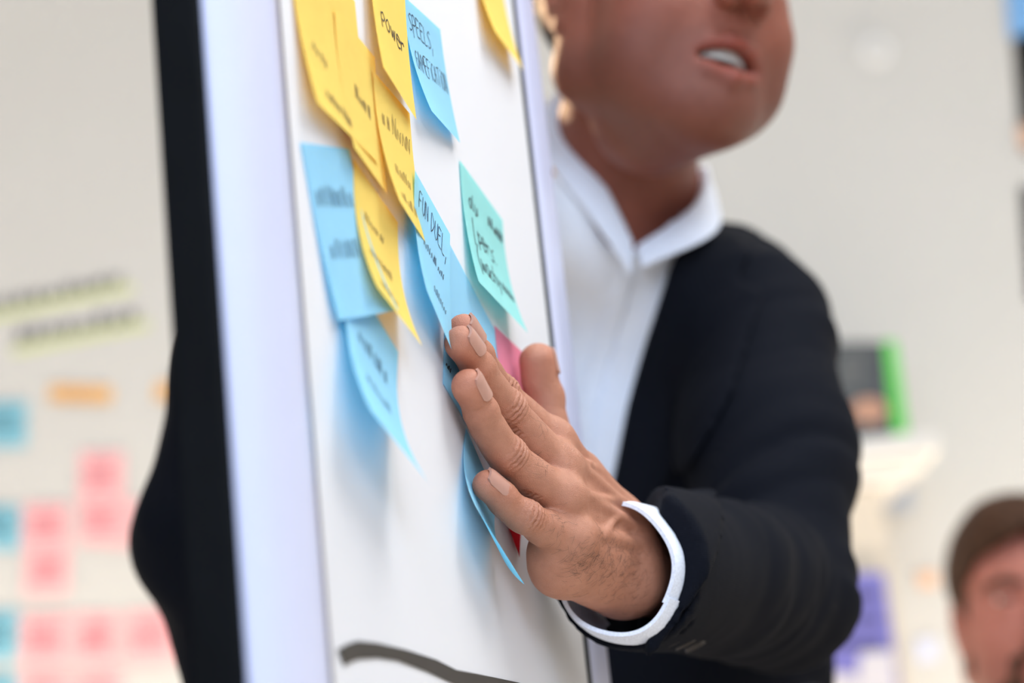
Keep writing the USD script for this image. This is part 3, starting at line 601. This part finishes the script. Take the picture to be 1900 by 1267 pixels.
base = np.maximum(JK.a, -np.maximum(sdo, front))     # open the front over the shirt
collar_cut = Field.like(JK); collar_cut.a[:] = .05; collar_cut.cone(OC + nax * .06, OC - nax * .045, .086, .086, 0)
base = np.maximum(base, -collar_cut.a)
LP = JK.like(); LP.a = np.maximum(lap, -collar_cut.a + .0); JK.a = base
jv, jf = JK.mesh(1); obj('blazer', camfix(jv, jf), m_jacket, man, smooth=True, label='dark navy wool blazer')
lv, lf = LP.mesh(1); obj('lapel', camfix(lv, lf), m_jacket, man, smooth=True)
def disc(c, n, r, h):
    n = unit(n); t = trimesh.creation.cylinder(r, h, sections=24); k = trimesh.geometry.align_vectors([0, 0, 1], n); t.apply_transform(k); t.apply_translation(c); return t
ub = unit(np.array([-.2, -1, .0]) - (np.array([-.2, -1, .0]) @ fa) * fa)
for i in range(3): 
    c = SE - fa * (.022 + .017 * i) + unit(ub + np.array([.75, 0, 0])) * (.0445 + .0012 * i)
    obj('sleeve_button', camfix(*(lambda t: (np.asarray(t.vertices), np.asarray(t.faces)))(disc(c, unit(ub + np.array([.75, 0, 0])), .0065, .003))), m_button, man, smooth=40)

# shirt: trunk, collar, cuff, placket
SH = Field(C(900, 1060, 1.6) - np.array([0, 0, .18]), C(1400, 330, 1.6) + np.array([0, 0, .14]), .004); SH.a[:] = .05
torso(SH, -.009); SH.cone(OC - nax * .03, C(1175, 560, 1.70), .064, .085, .03)
x, y, z = SH.ax[0][:, None, None], SH.ax[1][None, :, None], SH.ax[2][None, None, :]
pw = np.stack(np.broadcast_arrays(x, y, z), -1); SH.a += (.007 * (meshkit.fbm(pw * np.array([22, 9, 9]), 3, 6) - .5)).astype(np.float32)
neckhole = SH.like(); neckhole.a[:] = .05; neckhole.cone(OC + nax * .10, OC - nax * .030, .072, .070, 0); neckhole.cone(OC - nax * .030, C(1170, 440, 1.545), .072, .016, 0); neckhole.cone(OC - nax * .02 + fr * .02, C(1170, 440, 1.53), .072, .016, 0)
SH.a = np.maximum(SH.a, -neckhole.a)
PLK = SH.like(); PLK.a = np.maximum(np.maximum(SH.a - .0022, poly_sd(x, y, np.array([XY(1156, 440), XY(1186, 446), XY(1166, 560), XY(1112, 760), XY(1082, 1000), XY(1036, 1000), XY(1068, 755), XY(1126, 560)])).astype(np.float32)), (z - 1.66).astype(np.float32)) + 0 * SH.a
pv, pf = PLK.mesh(1); obj('placket', camfix(pv, pf), m_shirt, man, smooth=True, label='button band down the front of the shirt')
sv, sf = SH.mesh(1); obj('shirt', camfix(sv, sf), m_shirt, man, smooth=True, label='white open-necked shirt')
# collar: a stand and a turned-down leaf swept round the neck
def collar_piece():
    ph = np.linspace(-math.pi + .05, math.pi - .05, 81)    # 0 = nape
    drop = .106 * np.clip((np.abs(ph) - 1.45) / 1.69, 0, 1) ** 1.05; w = np.clip((np.abs(ph) - 1.6) / 1.54, 0, 1); dnv = unit([-.14, -.98, -.10])
    rows = []
    for rad, dz, pt in ((.0640, -.036, 0), (.0645, -.003, 0), (.0665, .001, 0), (.0710, -.005, 0), (.0780, -.024, .008), (.0850, -.044, .022)):
        short = np.where(ph > 0, .52, .85); dz = dz * np.where(rad > .075, short, 1)
        rr = rad + .002 * np.sin(3 * ph + 1) * (rad > .07) - w * .004
        rows.append(OC + np.outer(-np.cos(ph) * rr, fr) + np.outer(np.sin(ph) * rr, lf_) + np.outer((.012 + dz) * (1 - w), nax) + np.outer(drop + w * (pt * .3 - .6 * dz * (rad > .066)), dnv))
    return np.stack(rows, 1)
cg = collar_piece()
def thick(g, th):
    a, b, _ = g.shape; v, f = sheet_mesh(g); tri = np.vstack([f[:, [0, 1, 2]], f[:, [0, 2, 3]]]); n = vnormals(v, tri)
    V = np.vstack([v + n * th / 2, v - n * th / 2]); rim = np.array([i * b for i in range(a)] + [(a - 1) * b + j for j in range(b)] + [i * b + b - 1 for i in range(a)][::-1] + list(range(b))[::-1]); m = a * b
    sd = np.stack([rim[:-1], rim[:-1] + m, rim[1:] + m, rim[1:]], 1); q = np.vstack([f, f[:, ::-1] + m, sd]); return V, np.vstack([q[:, [0, 1, 2]], q[:, [0, 2, 3]]])
obj('collar', camfix(*thick(cg, .0022)), m_shirt, man, smooth=50, label='turned-down white shirt collar')
# cuff: a slightly flared band round the wrist with overlapping ends
cx = unit(np.array([1, 0, 0]) - fa[0] * fa); cy = np.cross(fa, cx); cy = cy if cy[1] > 0 else -cy
CE = C(1141, 1055, 1.115)
ang = np.linspace(-.62, 2 * math.pi - .50, 90)
rows = []
for s in np.linspace(0, 1, 9):
    rad = .0348 + .0040 * (.75 - .35 * np.sin(ang)) * min(1, s / .26) ** .7 - .0014 * np.cos(2 * ang) + .0012 * (ang - ang.mean()) / math.pi * .5 + .0006 * np.sin(5 * ang + 1)
    cc = CE - fa * (.062 * s); cc = cc * (1 - s) + (SE - fa * .030 + (CE - SE) * 0) * s if False else CE - fa * .062 * s
    rows.append(cc + np.outer(np.cos(ang) * rad, cx) + np.outer(np.sin(ang) * rad, cy) - np.outer(.004 * np.cos(ang + .6), fa) * (1 - s))
obj('cuff', camfix(*thick(np.stack(rows, 1), .0024)), m_shirt, man, smooth=50, label='white shirt cuff round the wrist')
# short dark hairs on the back of the hand
hx = (np.asarray(hand.vertices) - np.array([0, 0, EYE])) @ CW; hnw = vnormals(np.asarray(hand.vertices), np.asarray(hand.faces)); px = 950 + F * hx[:, 0] / hx[:, 2]; py = 633.5 - F * hx[:, 1] / hx[:, 2]
vis = (hnw @ CW)[:, 2] * 0 + np.einsum('ij,ij->i', hnw, np.array([0, 0, EYE]) - np.asarray(hand.vertices)) > 0
den = 1.0 * np.exp(-(((px - 1090) / 36) ** 2 + ((py - 1040) / 34) ** 2)) + .55 * np.exp(-(((px - 1170) / 40) ** 2 + ((py - 1060) / 45) ** 2)) + .45 * np.exp(-(((px - 1135) / 40) ** 2 + ((py - 1010) / 30) ** 2))
for k in ('middle', 'ring', 'pinky'):
    a, b = FING[k][2][0], FING[k][3][0]; q = a * .55 + b * .45; den += .5 * np.exp(-np.sum((hx - q - DOR * .01) ** 2, 1) / .007 ** 2)
den = den * vis; pick = rng.choice(len(den), 430, replace=False, p=den / den.sum())
tdir = toW(C(1020, 1075, 1.1)) - toW(C(1110, 1020, 1.13)); pts, cnt = [], []
for i in pick:
    n = hnw[i]; d = unit(tdir) + rng.normal(0, .45, 3); d = unit(d - (d @ n) * n); L = rng.uniform(.003, .0075); b = np.asarray(hand.vertices)[i] - n * .0003
    side = np.cross(n, d) * rng.normal(0, .35)
    for t in np.linspace(0, 1, 5): pts.append(b + L * t * unit(d + side * t) + n * (.0006 * math.sin(math.pi * min(t * .8 + .1, 1)) + .0003 * t)); 
    cnt.append(5)
bcv = UsdGeom.BasisCurves.Define(stage, '/World/person/hand_hair'); bcv.CreatePointsAttr(Vt.Vec3fArray.FromNumpy(np.array(pts, np.float32))); bcv.CreateCurveVertexCountsAttr(Vt.IntArray(cnt)); bcv.CreateTypeAttr('linear')
bcv.CreateWidthsAttr(Vt.FloatArray([.000075])); bcv.SetWidthsInterpolation('constant'); UsdShade.MaterialBindingAPI.Apply(bcv.GetPrim()).Bind(m_strand); put(bcv.GetPrim(), 'fine dark hairs on the back of the hand', kind='stuff')
# legs and shoes (below the picture)
hipc = (P(1240, 1340, 1.67) + P(1050, 1340, 1.70)) / 2; ax_ = unit((P(1240, 1340, 1.67) - P(1050, 1340, 1.70)) * [1, 1, 0]); fwd_ = np.array([ax_[1], -ax_[0], 0])
TR = Field(hipc * [1, 1, 0] + [-.32, -.32, .06], hipc + [.32, .32, .06], .009); TR.a[:] = .08
TR.cone(hipc + ax_ * .06 - [0, 0, .02], hipc - ax_ * .06 - [0, 0, .02], .125, .125, .05)
for s in (-1, 1):
    h0 = hipc + ax_ * .09 * s - [0, 0, .10]; kn = h0 * [1, 1, 0] + [0, 0, .50] + fwd_ * .02; an = kn * [1, 1, 0] + [0, 0, .10] - fwd_ * .02 + ax_ * .02 * s
    TR.chain([h0, kn, an], [.092, .068, .058], .04)
    G = Field(an * [1, 1, 0] - [.22, .22, 0], an * [1, 1, 0] + [.22, .22, .16], .006); G.cone(an * [1, 1, 0] + [0, 0, .045], an * [1, 1, 0] + fwd_ * .15 + [0, 0, .034], .042, .034, .02); G.cone(an * [1, 1, 0] + [0, 0, .05], an * [1, 1, 0] + [0, 0, .12], .042, .04, .02)
    v, f = G.mesh(1); v[:, 2] = np.maximum(v[:, 2], 0.001); obj('shoe', fix(v, f), m_shoe, man, smooth=True)
v, f = TR.mesh(1); obj('trousers', fix(v, f), m_trouser, man, smooth=True)

# ------------------------------------------------------------------ background person
sit = thing('person', 'bearded man with brown hair watching from the lower right, out of focus', 'person')
SO = C(1898, 1130, 2.45); sS = 1.0
sU = unit(c_up + np.array([.02, 0, 0])); sF = unit(np.array([-.06, -.02, -1.0]) - (np.array([-.06, -.02, -1.0]) @ sU) * sU); sL = np.cross(sU, sF); sL = sL if sL[0] > 0 else -sL
to2 = lambda v: SO + sS * (v[:, :1] * sL + v[:, 1:2] * sU + v[:, 2:3] * sF)
G = head_field(.0035, .6, False); G.cone((0, -.06, -.03), (0, -.15, -.04), .055, .058, .02); v, f = G.mesh(1)
obj('body', camfix(to2(v), f), m_skin2, sit, smooth=True, tint=head_tint(v, .3))
v, f = hair_mesh(.005, -.055, .055); obj('hair', local_mesh(v, f, to2), m_hairbrown, sit, smooth=True, label='thick brown hair')
G = Field((-.09, -.15, -.02), (.09, -.03, .13), .004); G.a[:] = .03
for s in (-1, 1):
    G.chain([(s * .068, -.030, .004), (s * .062, -.066, .012), (s * .030, -.104, .062), (0, -.114, .078)], [.010, .015, .018, .018], .012); G.chain([(s * .030, -.070, .080), (s * .012, -.060, .097), (0, -.059, .099)], [.006, .0065, .0065], .006); G.cone((s * .03, -.07, .08), (s * .026, -.104, .072), .008, .012, .01)
v, f = G.mesh(1); obj('beard', local_mesh(v, f, to2), m_hairbrown, sit, smooth=True)
for s in (-1, 1):
    e = trimesh.creation.icosphere(2, .0118); obj('eyeball', local_mesh(e.vertices + [s * .032, .005, .0755], e.faces, to2), m_eye, sit, smooth=True)
    e = trimesh.creation.icosphere(2, .0062); obj('iris', local_mesh(e.vertices * [1.2, 1.2, .5] + [s * .032, .004, .0855], e.faces, to2), m_iris, sit, smooth=True)
    G = Field((s * .03 - .03, .01, .05), (s * .03 + .03, .045, .11), .003); G.chain([(s * .014, .023, .092), (s * .034, .028, .086), (s * .052, .022, .071)], [.005, .006, .004], .003); v, f = G.mesh(); obj('eyebrow', local_mesh(v, f, to2), m_hairbrown, sit, smooth=True)
hw = toW(to2(np.array([[0, -.15, -.04]])))[0]
m_sweat = plain('grey_sweater', (.10, .11, .13), .9, noise=.15, nscale=60)
m_chair = plain('chair_shell', (.5, .5, .5), .5)
G = Field(hw * [1, 1, 0] + [-.34, -.56, .02], hw + [.34, .22, .06], .010); G.a[:] = .08; up0 = hw - [0, 0, .08]; seat = hw * [1, 1, 0] + [0, .02, .55]
G.cone(hw, up0, .062, .075, .03); G.cone(up0 + [-.15, 0, -.04], up0 + [.15, 0, -.04], .06, .06, .06); G.cone(up0 - [0, 0, .12], seat, .13, .14, .08); G.cone(up0 + [-.08, 0, -.14], up0 + [.08, 0, -.14], .11, .11, .06)
for s in (-1, 1): G.chain([up0 + [s * .19, 0, -.05], up0 + [s * .23, -.06, -.32], up0 + [s * .12, -.28, -.40]], [.058, .048, .04], .03)
v, f = G.mesh(1); obj('sweater', fix(v, f), m_sweat, sit, smooth=True)
G = Field(hw * [1, 1, 0] + [-.34, -.60, .02], hw * [1, 1, 0] + [.34, .22, .72], .010); G.a[:] = .08
for s in (-1, 1): G.chain([seat + [s * .08, 0, -.01], seat + [s * .12, -.42, 0.0], seat * [1, 1, 0] + [s * .12, -.44, .10]], [.095, .07, .055], .04)
v, f = G.mesh(1); obj('trousers', fix(v, f), m_trouser, sit, smooth=True)
for s in (-1, 1): 
    a = seat * [1, 1, 0] + [s * .12, -.44, .045]; G = Field(a - [.08, .24, .045], a + [.08, .08, .09], .007); G.cone(a, a + [0, -.14, -.008], .042, .035, .02); G.cone(a, a + [0, 0, .05], .042, .042, .02); v, f = G.mesh(1); v[:, 2] = np.maximum(v[:, 2], .001); obj('shoe', fix(v, f), m_shoe, sit, smooth=True)
st = thing('stool', 'plain grey stool under the seated bearded man', 'stool')
t = trimesh.creation.cylinder(.18, .035, sections=40); t.apply_translation(seat + [0, .03, -.19]); obj('seat', t, m_chair, st, smooth=40)
for i in range(4):
    a = math.pi / 4 + i * math.pi / 2; tp = seat + [.12 * math.cos(a), .03 + .12 * math.sin(a), -.20]; bt = seat * [1, 1, 0] + [.2 * math.cos(a), .03 + .2 * math.sin(a), .0]
    obj('leg', trimesh.creation.cylinder(.012, segment=[tp, bt], sections=12), m_black, st, smooth=40)

# ------------------------------------------------------------------ things on and by the back wall
def wall_quad(pts, off, n=6, curl=0.0, yw=None):
    tl, tr, br, bl = [wallpt(*a, off=off, yw=yw) for a in pts]; s, t = np.meshgrid(np.linspace(0, 1, n), np.linspace(0, 1, n), indexing='ij'); s, t = s[..., None], t[..., None]
    g = (tl * (1 - t) + tr * t) * (1 - s) + (bl * (1 - t) + br * t) * s; g[..., 1] -= curl * s[..., 0] ** 2; return g
def wall_slab(pts, off, th, yw=None):
    g = wall_quad(pts, off, 2, yw=yw); b = g.copy(); b[..., 1] += th; v = np.vstack([g.reshape(-1, 3), b.reshape(-1, 3)])
    q = np.array([[0, 2, 3, 1], [4, 5, 7, 6], [0, 1, 5, 4], [1, 3, 7, 5], [3, 2, 6, 7], [2, 0, 4, 6]]); return fix(v, np.vstack([q[:, [0, 1, 2]], q[:, [0, 2, 3]]]))
def wall_ribbon(polys, width, off):
    V, Fc, n = [], [], 0
    for q in polys:
        w = np.array([wallpt(*a, off=off) for a in q]); d = np.gradient(w, axis=0); d /= np.maximum(np.linalg.norm(d, axis=1, keepdims=True), 1e-9); o = np.stack([-d[:, 2], 0 * d[:, 0], d[:, 0]], 1) * width / 2
        V.append(np.stack([w + o, w - o], 1).reshape(-1, 3)); i = np.arange(len(w) - 1) * 2 + n; Fc.append(np.stack([i, i + 2, i + 3, i + 1], 1)); n += 2 * len(w)
    return np.vstack(V), np.vstack(Fc)
m_high = plain('highlighter_green', (.60, .65, .32), .7)
m_pencil = plain('dark_pencil', (.10, .09, .11), .7)
def scribble(x0, y0, x1, y1, h, n, seed):          # an unreadable run of loops, as the blurred heading shows
    rg = np.random.default_rng(seed); o = []
    for i in range(n):
        t0, t1 = i / n, (i + .75) / n; k = 9; t = np.linspace(0, 1, k); a, b = rg.uniform(.4, 1), rg.uniform(-.2, .5)
        x = x0 + (x1 - x0) * (t0 + (t1 - t0) * t); y = y0 + (y1 - y0) * (t0 + (t1 - t0) * t) - h * (a * np.sin(t * math.pi * 1.5 + rg.uniform(-.3, .3)) ** 2 + b * t * (1 - t)); o.append(np.stack([x, y], 1))
    return o
for i, (x0, y0, x1, y1, n, lab) in enumerate([(-60, 588, 232, 528, 10, 'upper handwritten heading on the back wall with green highlighter underline'), (28, 640, 262, 596, 8, 'lower handwritten heading on the back wall, indented, with green highlighter underline')]):
    th = thing('wall_heading', lab, 'writing')
    obj('lettering', wall_ribbon(scribble(x0, y0, x1, y1, 34, n, 40 + i) + scribble(x0, y0, x1, y1, 22, n, 60 + i), .0040, .0012), m_pencil, th)
    obj('highlight', wall_ribbon([[(x0 - 5, y0 + 12), ((x0 + x1) / 2, (y0 + y1) / 2 + 9), (x1 + 15, y1 + 5)]], .016, .0008), m_high, th)
WN = [('blue', (-30, 745, 50, 830), 'pale blue sticky note highest in the left-hand column of the back wall'), ('blue', (-40, 938, 37, 1020), 'pale blue sticky note second in the left-hand column of the back wall'), ('blue', (-45, 1133, 33, 1226), 'pale blue sticky note third in the left-hand column of the back wall'), ('blue', (-46, 1250, 30, 1330), 'pale blue sticky note at the foot of the left-hand column of the back wall'),
 ('orange', (92, 716, 208, 747), 'narrow orange strip note on the back wall, left of its twin'), ('orange', (290, 711, 400, 744), 'narrow orange strip note half hidden by the dark board edge'),
 ('pink', (148, 838, 230, 932), 'pink sticky note standing alone above the pink rows on the back wall'), ('pink', (44, 934, 128, 1020), 'pink sticky note first in the upper pink row on the back wall'), ('pink', (148, 926, 234, 1012), 'pink sticky note second in the upper pink row, below the lone one'), ('pink', (240, 926, 330, 1018), 'pink sticky note third in the upper pink row, against the dark elbow'),
 ('pink', (48, 1018, 130, 1104), 'pink sticky note between the two pink rows on the back wall'), ('pink', (40, 1140, 134, 1240), 'pink sticky note first in the lower pink row on the back wall'), ('pink', (140, 1137, 222, 1238), 'pink sticky note second in the lower pink row on the back wall'), ('pink', (232, 1133, 326, 1234), 'pink sticky note third in the lower pink row, beside the dark sleeve'),
 ('pink', (40, 1250, 132, 1340), 'pink sticky note cut by the bottom edge, left of its twin'), ('pink', (140, 1247, 230, 1338), 'pink sticky note cut by the bottom edge, right of its twin')]
INKS = {c: plain('wall_note_ink_' + c, v, .7) for c, v in (('blue', (.08, .25, .33)), ('orange', (.6, .3, .1)), ('pink', (.65, .16, .22)))}
WM = {'blue': m_bluew, 'orange': m_orangew, 'pink': m_pinkw}
for i, (c, (x0, y0, x1, y1), lab) in enumerate(WN):
    th = thing('sticky_note', lab, 'sticky note'); dx = rng.uniform(-3, 3); dy = rng.uniform(-3, 3)
    obj('sheet', sheet_mesh(wall_quad([(x0, y0 + dy), (x1, y0 - dy), (x1 + dx, y1 - dy), (x0 + dx, y1 + dy)], .0025 + .0004 * (i % 3), 6, .006)), WM[c], th, smooth=True)
    h = (y1 - y0)
    obj('handwriting', wall_ribbon([p_ for k in range(1 if c == 'orange' else 3) for p_ in scribble(x0 + 12, y0 + h * (.6 if c == 'orange' else .32 + .2 * k), x1 - 14, y0 + h * (.6 if c == 'orange' else .32 + .2 * k) - 3, h * (.25 if c == 'orange' else .12), 1 if c == 'orange' else 5, 100 + i * 3 + k)], .003, .0095), INKS[c], th, kind='stuff')
m_white = plain('white_lacquer', (.66, .64, .61), .4, noise=.01)
m_beige = plain('beige_plaster', (.62, .55, .46), .8, noise=.03)
YM = YW - .30
# mantel shelf with a moulded underside, on a plaster chimney breast
ms = thing('mantel_shelf', 'white mantel shelf on the back wall with moulded underside, behind the elbow', 'shelf')
a, b = wallpt(1500, 822, yw=YM), wallpt(1745, 822, yw=YM); zt = a[2]; x0, x1 = a[0] - .35, b[0]
for k, (dz, hh, inset) in enumerate([(0, .034, 0), (.034, .018, .02), (.052, .018, .045)]): obj('shelf_board' if k == 0 else 'moulding', rbox((x0 - .0, YM + inset, zt - dz - hh), (x1 - inset * 1.2, YW + .0 - .001, zt - dz), .003), m_white, ms)
cb = thing('chimney_breast', 'beige plaster pier carrying the white mantel shelf', 'pier')
cxr = wallpt(1640, 950, yw=YM + .06)[0]; obj('shaft', rbox((x0 + .04, YM + .06, .0), (cxr, YW - .001, zt - .071), .004), m_beige, cb)
obj('plinth', rbox((x0 + .02, YM + .03, 0), (cxr + .02, YW - .001, .14), .006), m_white, cb)
pic = thing('picture', 'dark framed picture with green side panel and skin-toned spot, leaning on the mantel', 'picture')
m_green = plain('green_card', (.10, .62, .06), .5); m_pdark = plain('picture_dark', (.018, .018, .016), .35, noise=.5, nscale=8); m_pgrey = plain('picture_grey', (.10, .10, .095), .5); m_pskin = plain('picture_skin', (.60, .30, .18), .5)
YP = YM + .10
obj('panel', wall_slab([(1535, 634), (1640, 634), (1658, 818), (1535, 818)], 0, .02, yw=YP), m_pdark, pic); obj('side_strip', wall_slab([(1640, 632), (1662, 632), (1688, 818), (1659, 818)], .001, .022, yw=YP), m_green, pic, label='bright green side panel')
obj('grey_shape', sheet_mesh(wall_quad([(1562, 656), (1600, 656), (1598, 722), (1562, 722)], .0015, 4, yw=YP)), m_pgrey, pic)
e = np.array([(1612 + 34 * math.cos(t), 762 + 24 * math.sin(t)) for t in np.linspace(0, 2 * math.pi, 25)[:-1]]); w_ = np.array([wallpt(*q, off=.0025, yw=YP) for q in e]); w_ = np.vstack([w_, w_.mean(0)]); n = 24
obj('face_shape', (w_, np.array([[i, (i + 1) % n, n] for i in range(n)])), m_pskin, pic, label='skin-toned shape in the picture')
m_bg = paper('paper_blue_grey', (.55, .62, .74), .2); m_purple = plain('poster_purple', (.17, .16, .50), .6); m_pd = plain('poster_print', (.05, .045, .15), .6); m_pw = plain('poster_white', (.60, .58, .64), .6); m_redpap = plain('sheet_red', (.85, .05, .03), .6)
obj('paper_slip', sheet_mesh(wall_quad([(1632, 888), (1692, 886), (1694, 948), (1634, 950)], .004)), m_bg, label='blue grey paper slip on the wall just under the mantel shelf end', cat='paper')
po = thing('poster', 'purple poster with dark text lines and white shapes, low on the wall behind the elbow', 'poster')
YQ = YM + .05
obj('sheet', wall_slab([(1500, 1066), (1640, 1062), (1672, 1300), (1500, 1300)], 0, .003, yw=YQ), m_purple, po)
for k, y_ in enumerate((1098, 1142, 1186)): obj('text_line', sheet_mesh(wall_quad([(1545, y_), (1632 + 4 * k, y_), (1632 + 4 * k, y_ + 15), (1545, y_ + 15)], .001, 3, yw=YQ)), m_pd, po)
obj('white_shape', sheet_mesh(wall_quad([(1596, 1212), (1656, 1206), (1664, 1290), (1590, 1290)], .0012, 3, yw=YQ)), m_pw, po); obj('white_shape', sheet_mesh(wall_quad([(1535, 1246), (1590, 1252), (1590, 1290), (1535, 1290)], .0012, 3, yw=YQ)), m_pw, po)
obj('red_sheet', wall_slab([(1330, 1252), (1513, 1238), (1520, 1330), (1330, 1330)], .01, .003, yw=YQ), m_redpap, label='bright red sheet at the bottom, left of the purple poster', cat='paper')
obj('paper_slip', sheet_mesh(wall_quad([(1704, 1062), (1738, 1060), (1739, 1088), (1705, 1090)], .004)), plain('slip_orange', (.80, .50, .33), .7), label='small faded orange paper slip on the wall beside the purple poster', cat='paper')
obj('paper_slip', sheet_mesh(wall_quad([(1700, 1186), (1738, 1184), (1740, 1226), (1702, 1228)], .004)), plain('slip_blue', (.62, .66, .84), .7), label='small pale blue paper slip on the wall, lower right', cat='paper')
# round wall plate and posters at the right edge
c = wallpt(1625, 98); t = trimesh.creation.cylinder(.028, .012, sections=40); t.apply_transform(trimesh.transformations.rotation_matrix(math.pi / 2, [1, 0, 0])); t.apply_translation(c - [0, .006, 0])
wp = thing('wall_plate', 'faint round white plate high on the back wall', 'wall plate'); obj('plate', t, plain('plate_white', (.74, .74, .74), .5), wp, smooth=40)
t = trimesh.creation.cylinder(.016, .006, sections=32); t.apply_transform(trimesh.transformations.rotation_matrix(math.pi / 2, [1, 0, 0])); t.apply_translation(c - [0, .014, 0]); obj('cap', t, m_wall, wp, smooth=40)
ph = thing('photo_print', 'tall photo print at the right edge, blue at the top and black below', 'photo')
obj('print', wall_slab([(1862, -120), (2030, -120), (2050, 285), (1896, 285)], 0, .004), m_pdark, ph)
obj('blue_area', sheet_mesh(wall_quad([(1859, -118), (2030, -118), (2030, 30), (1873, 72)], .0055, 4)), plain('photo_blue', (.16, .38, .72), .5), ph); obj('skin_area', sheet_mesh(wall_quad([(1888, 232), (1960, 232), (1960, 276), (1893, 276)], .0056, 3)), plain('photo_skin', (.60, .36, .24), .5), ph)
ph = thing('photo_print', 'dark blue photo print at the right edge, under the black one', 'photo')
obj('print', wall_slab([(1893, 345), (2050, 345), (2060, 560), (1908, 560)], 0, .004), plain('photo_navy', (.05, .07, .14), .5), ph)
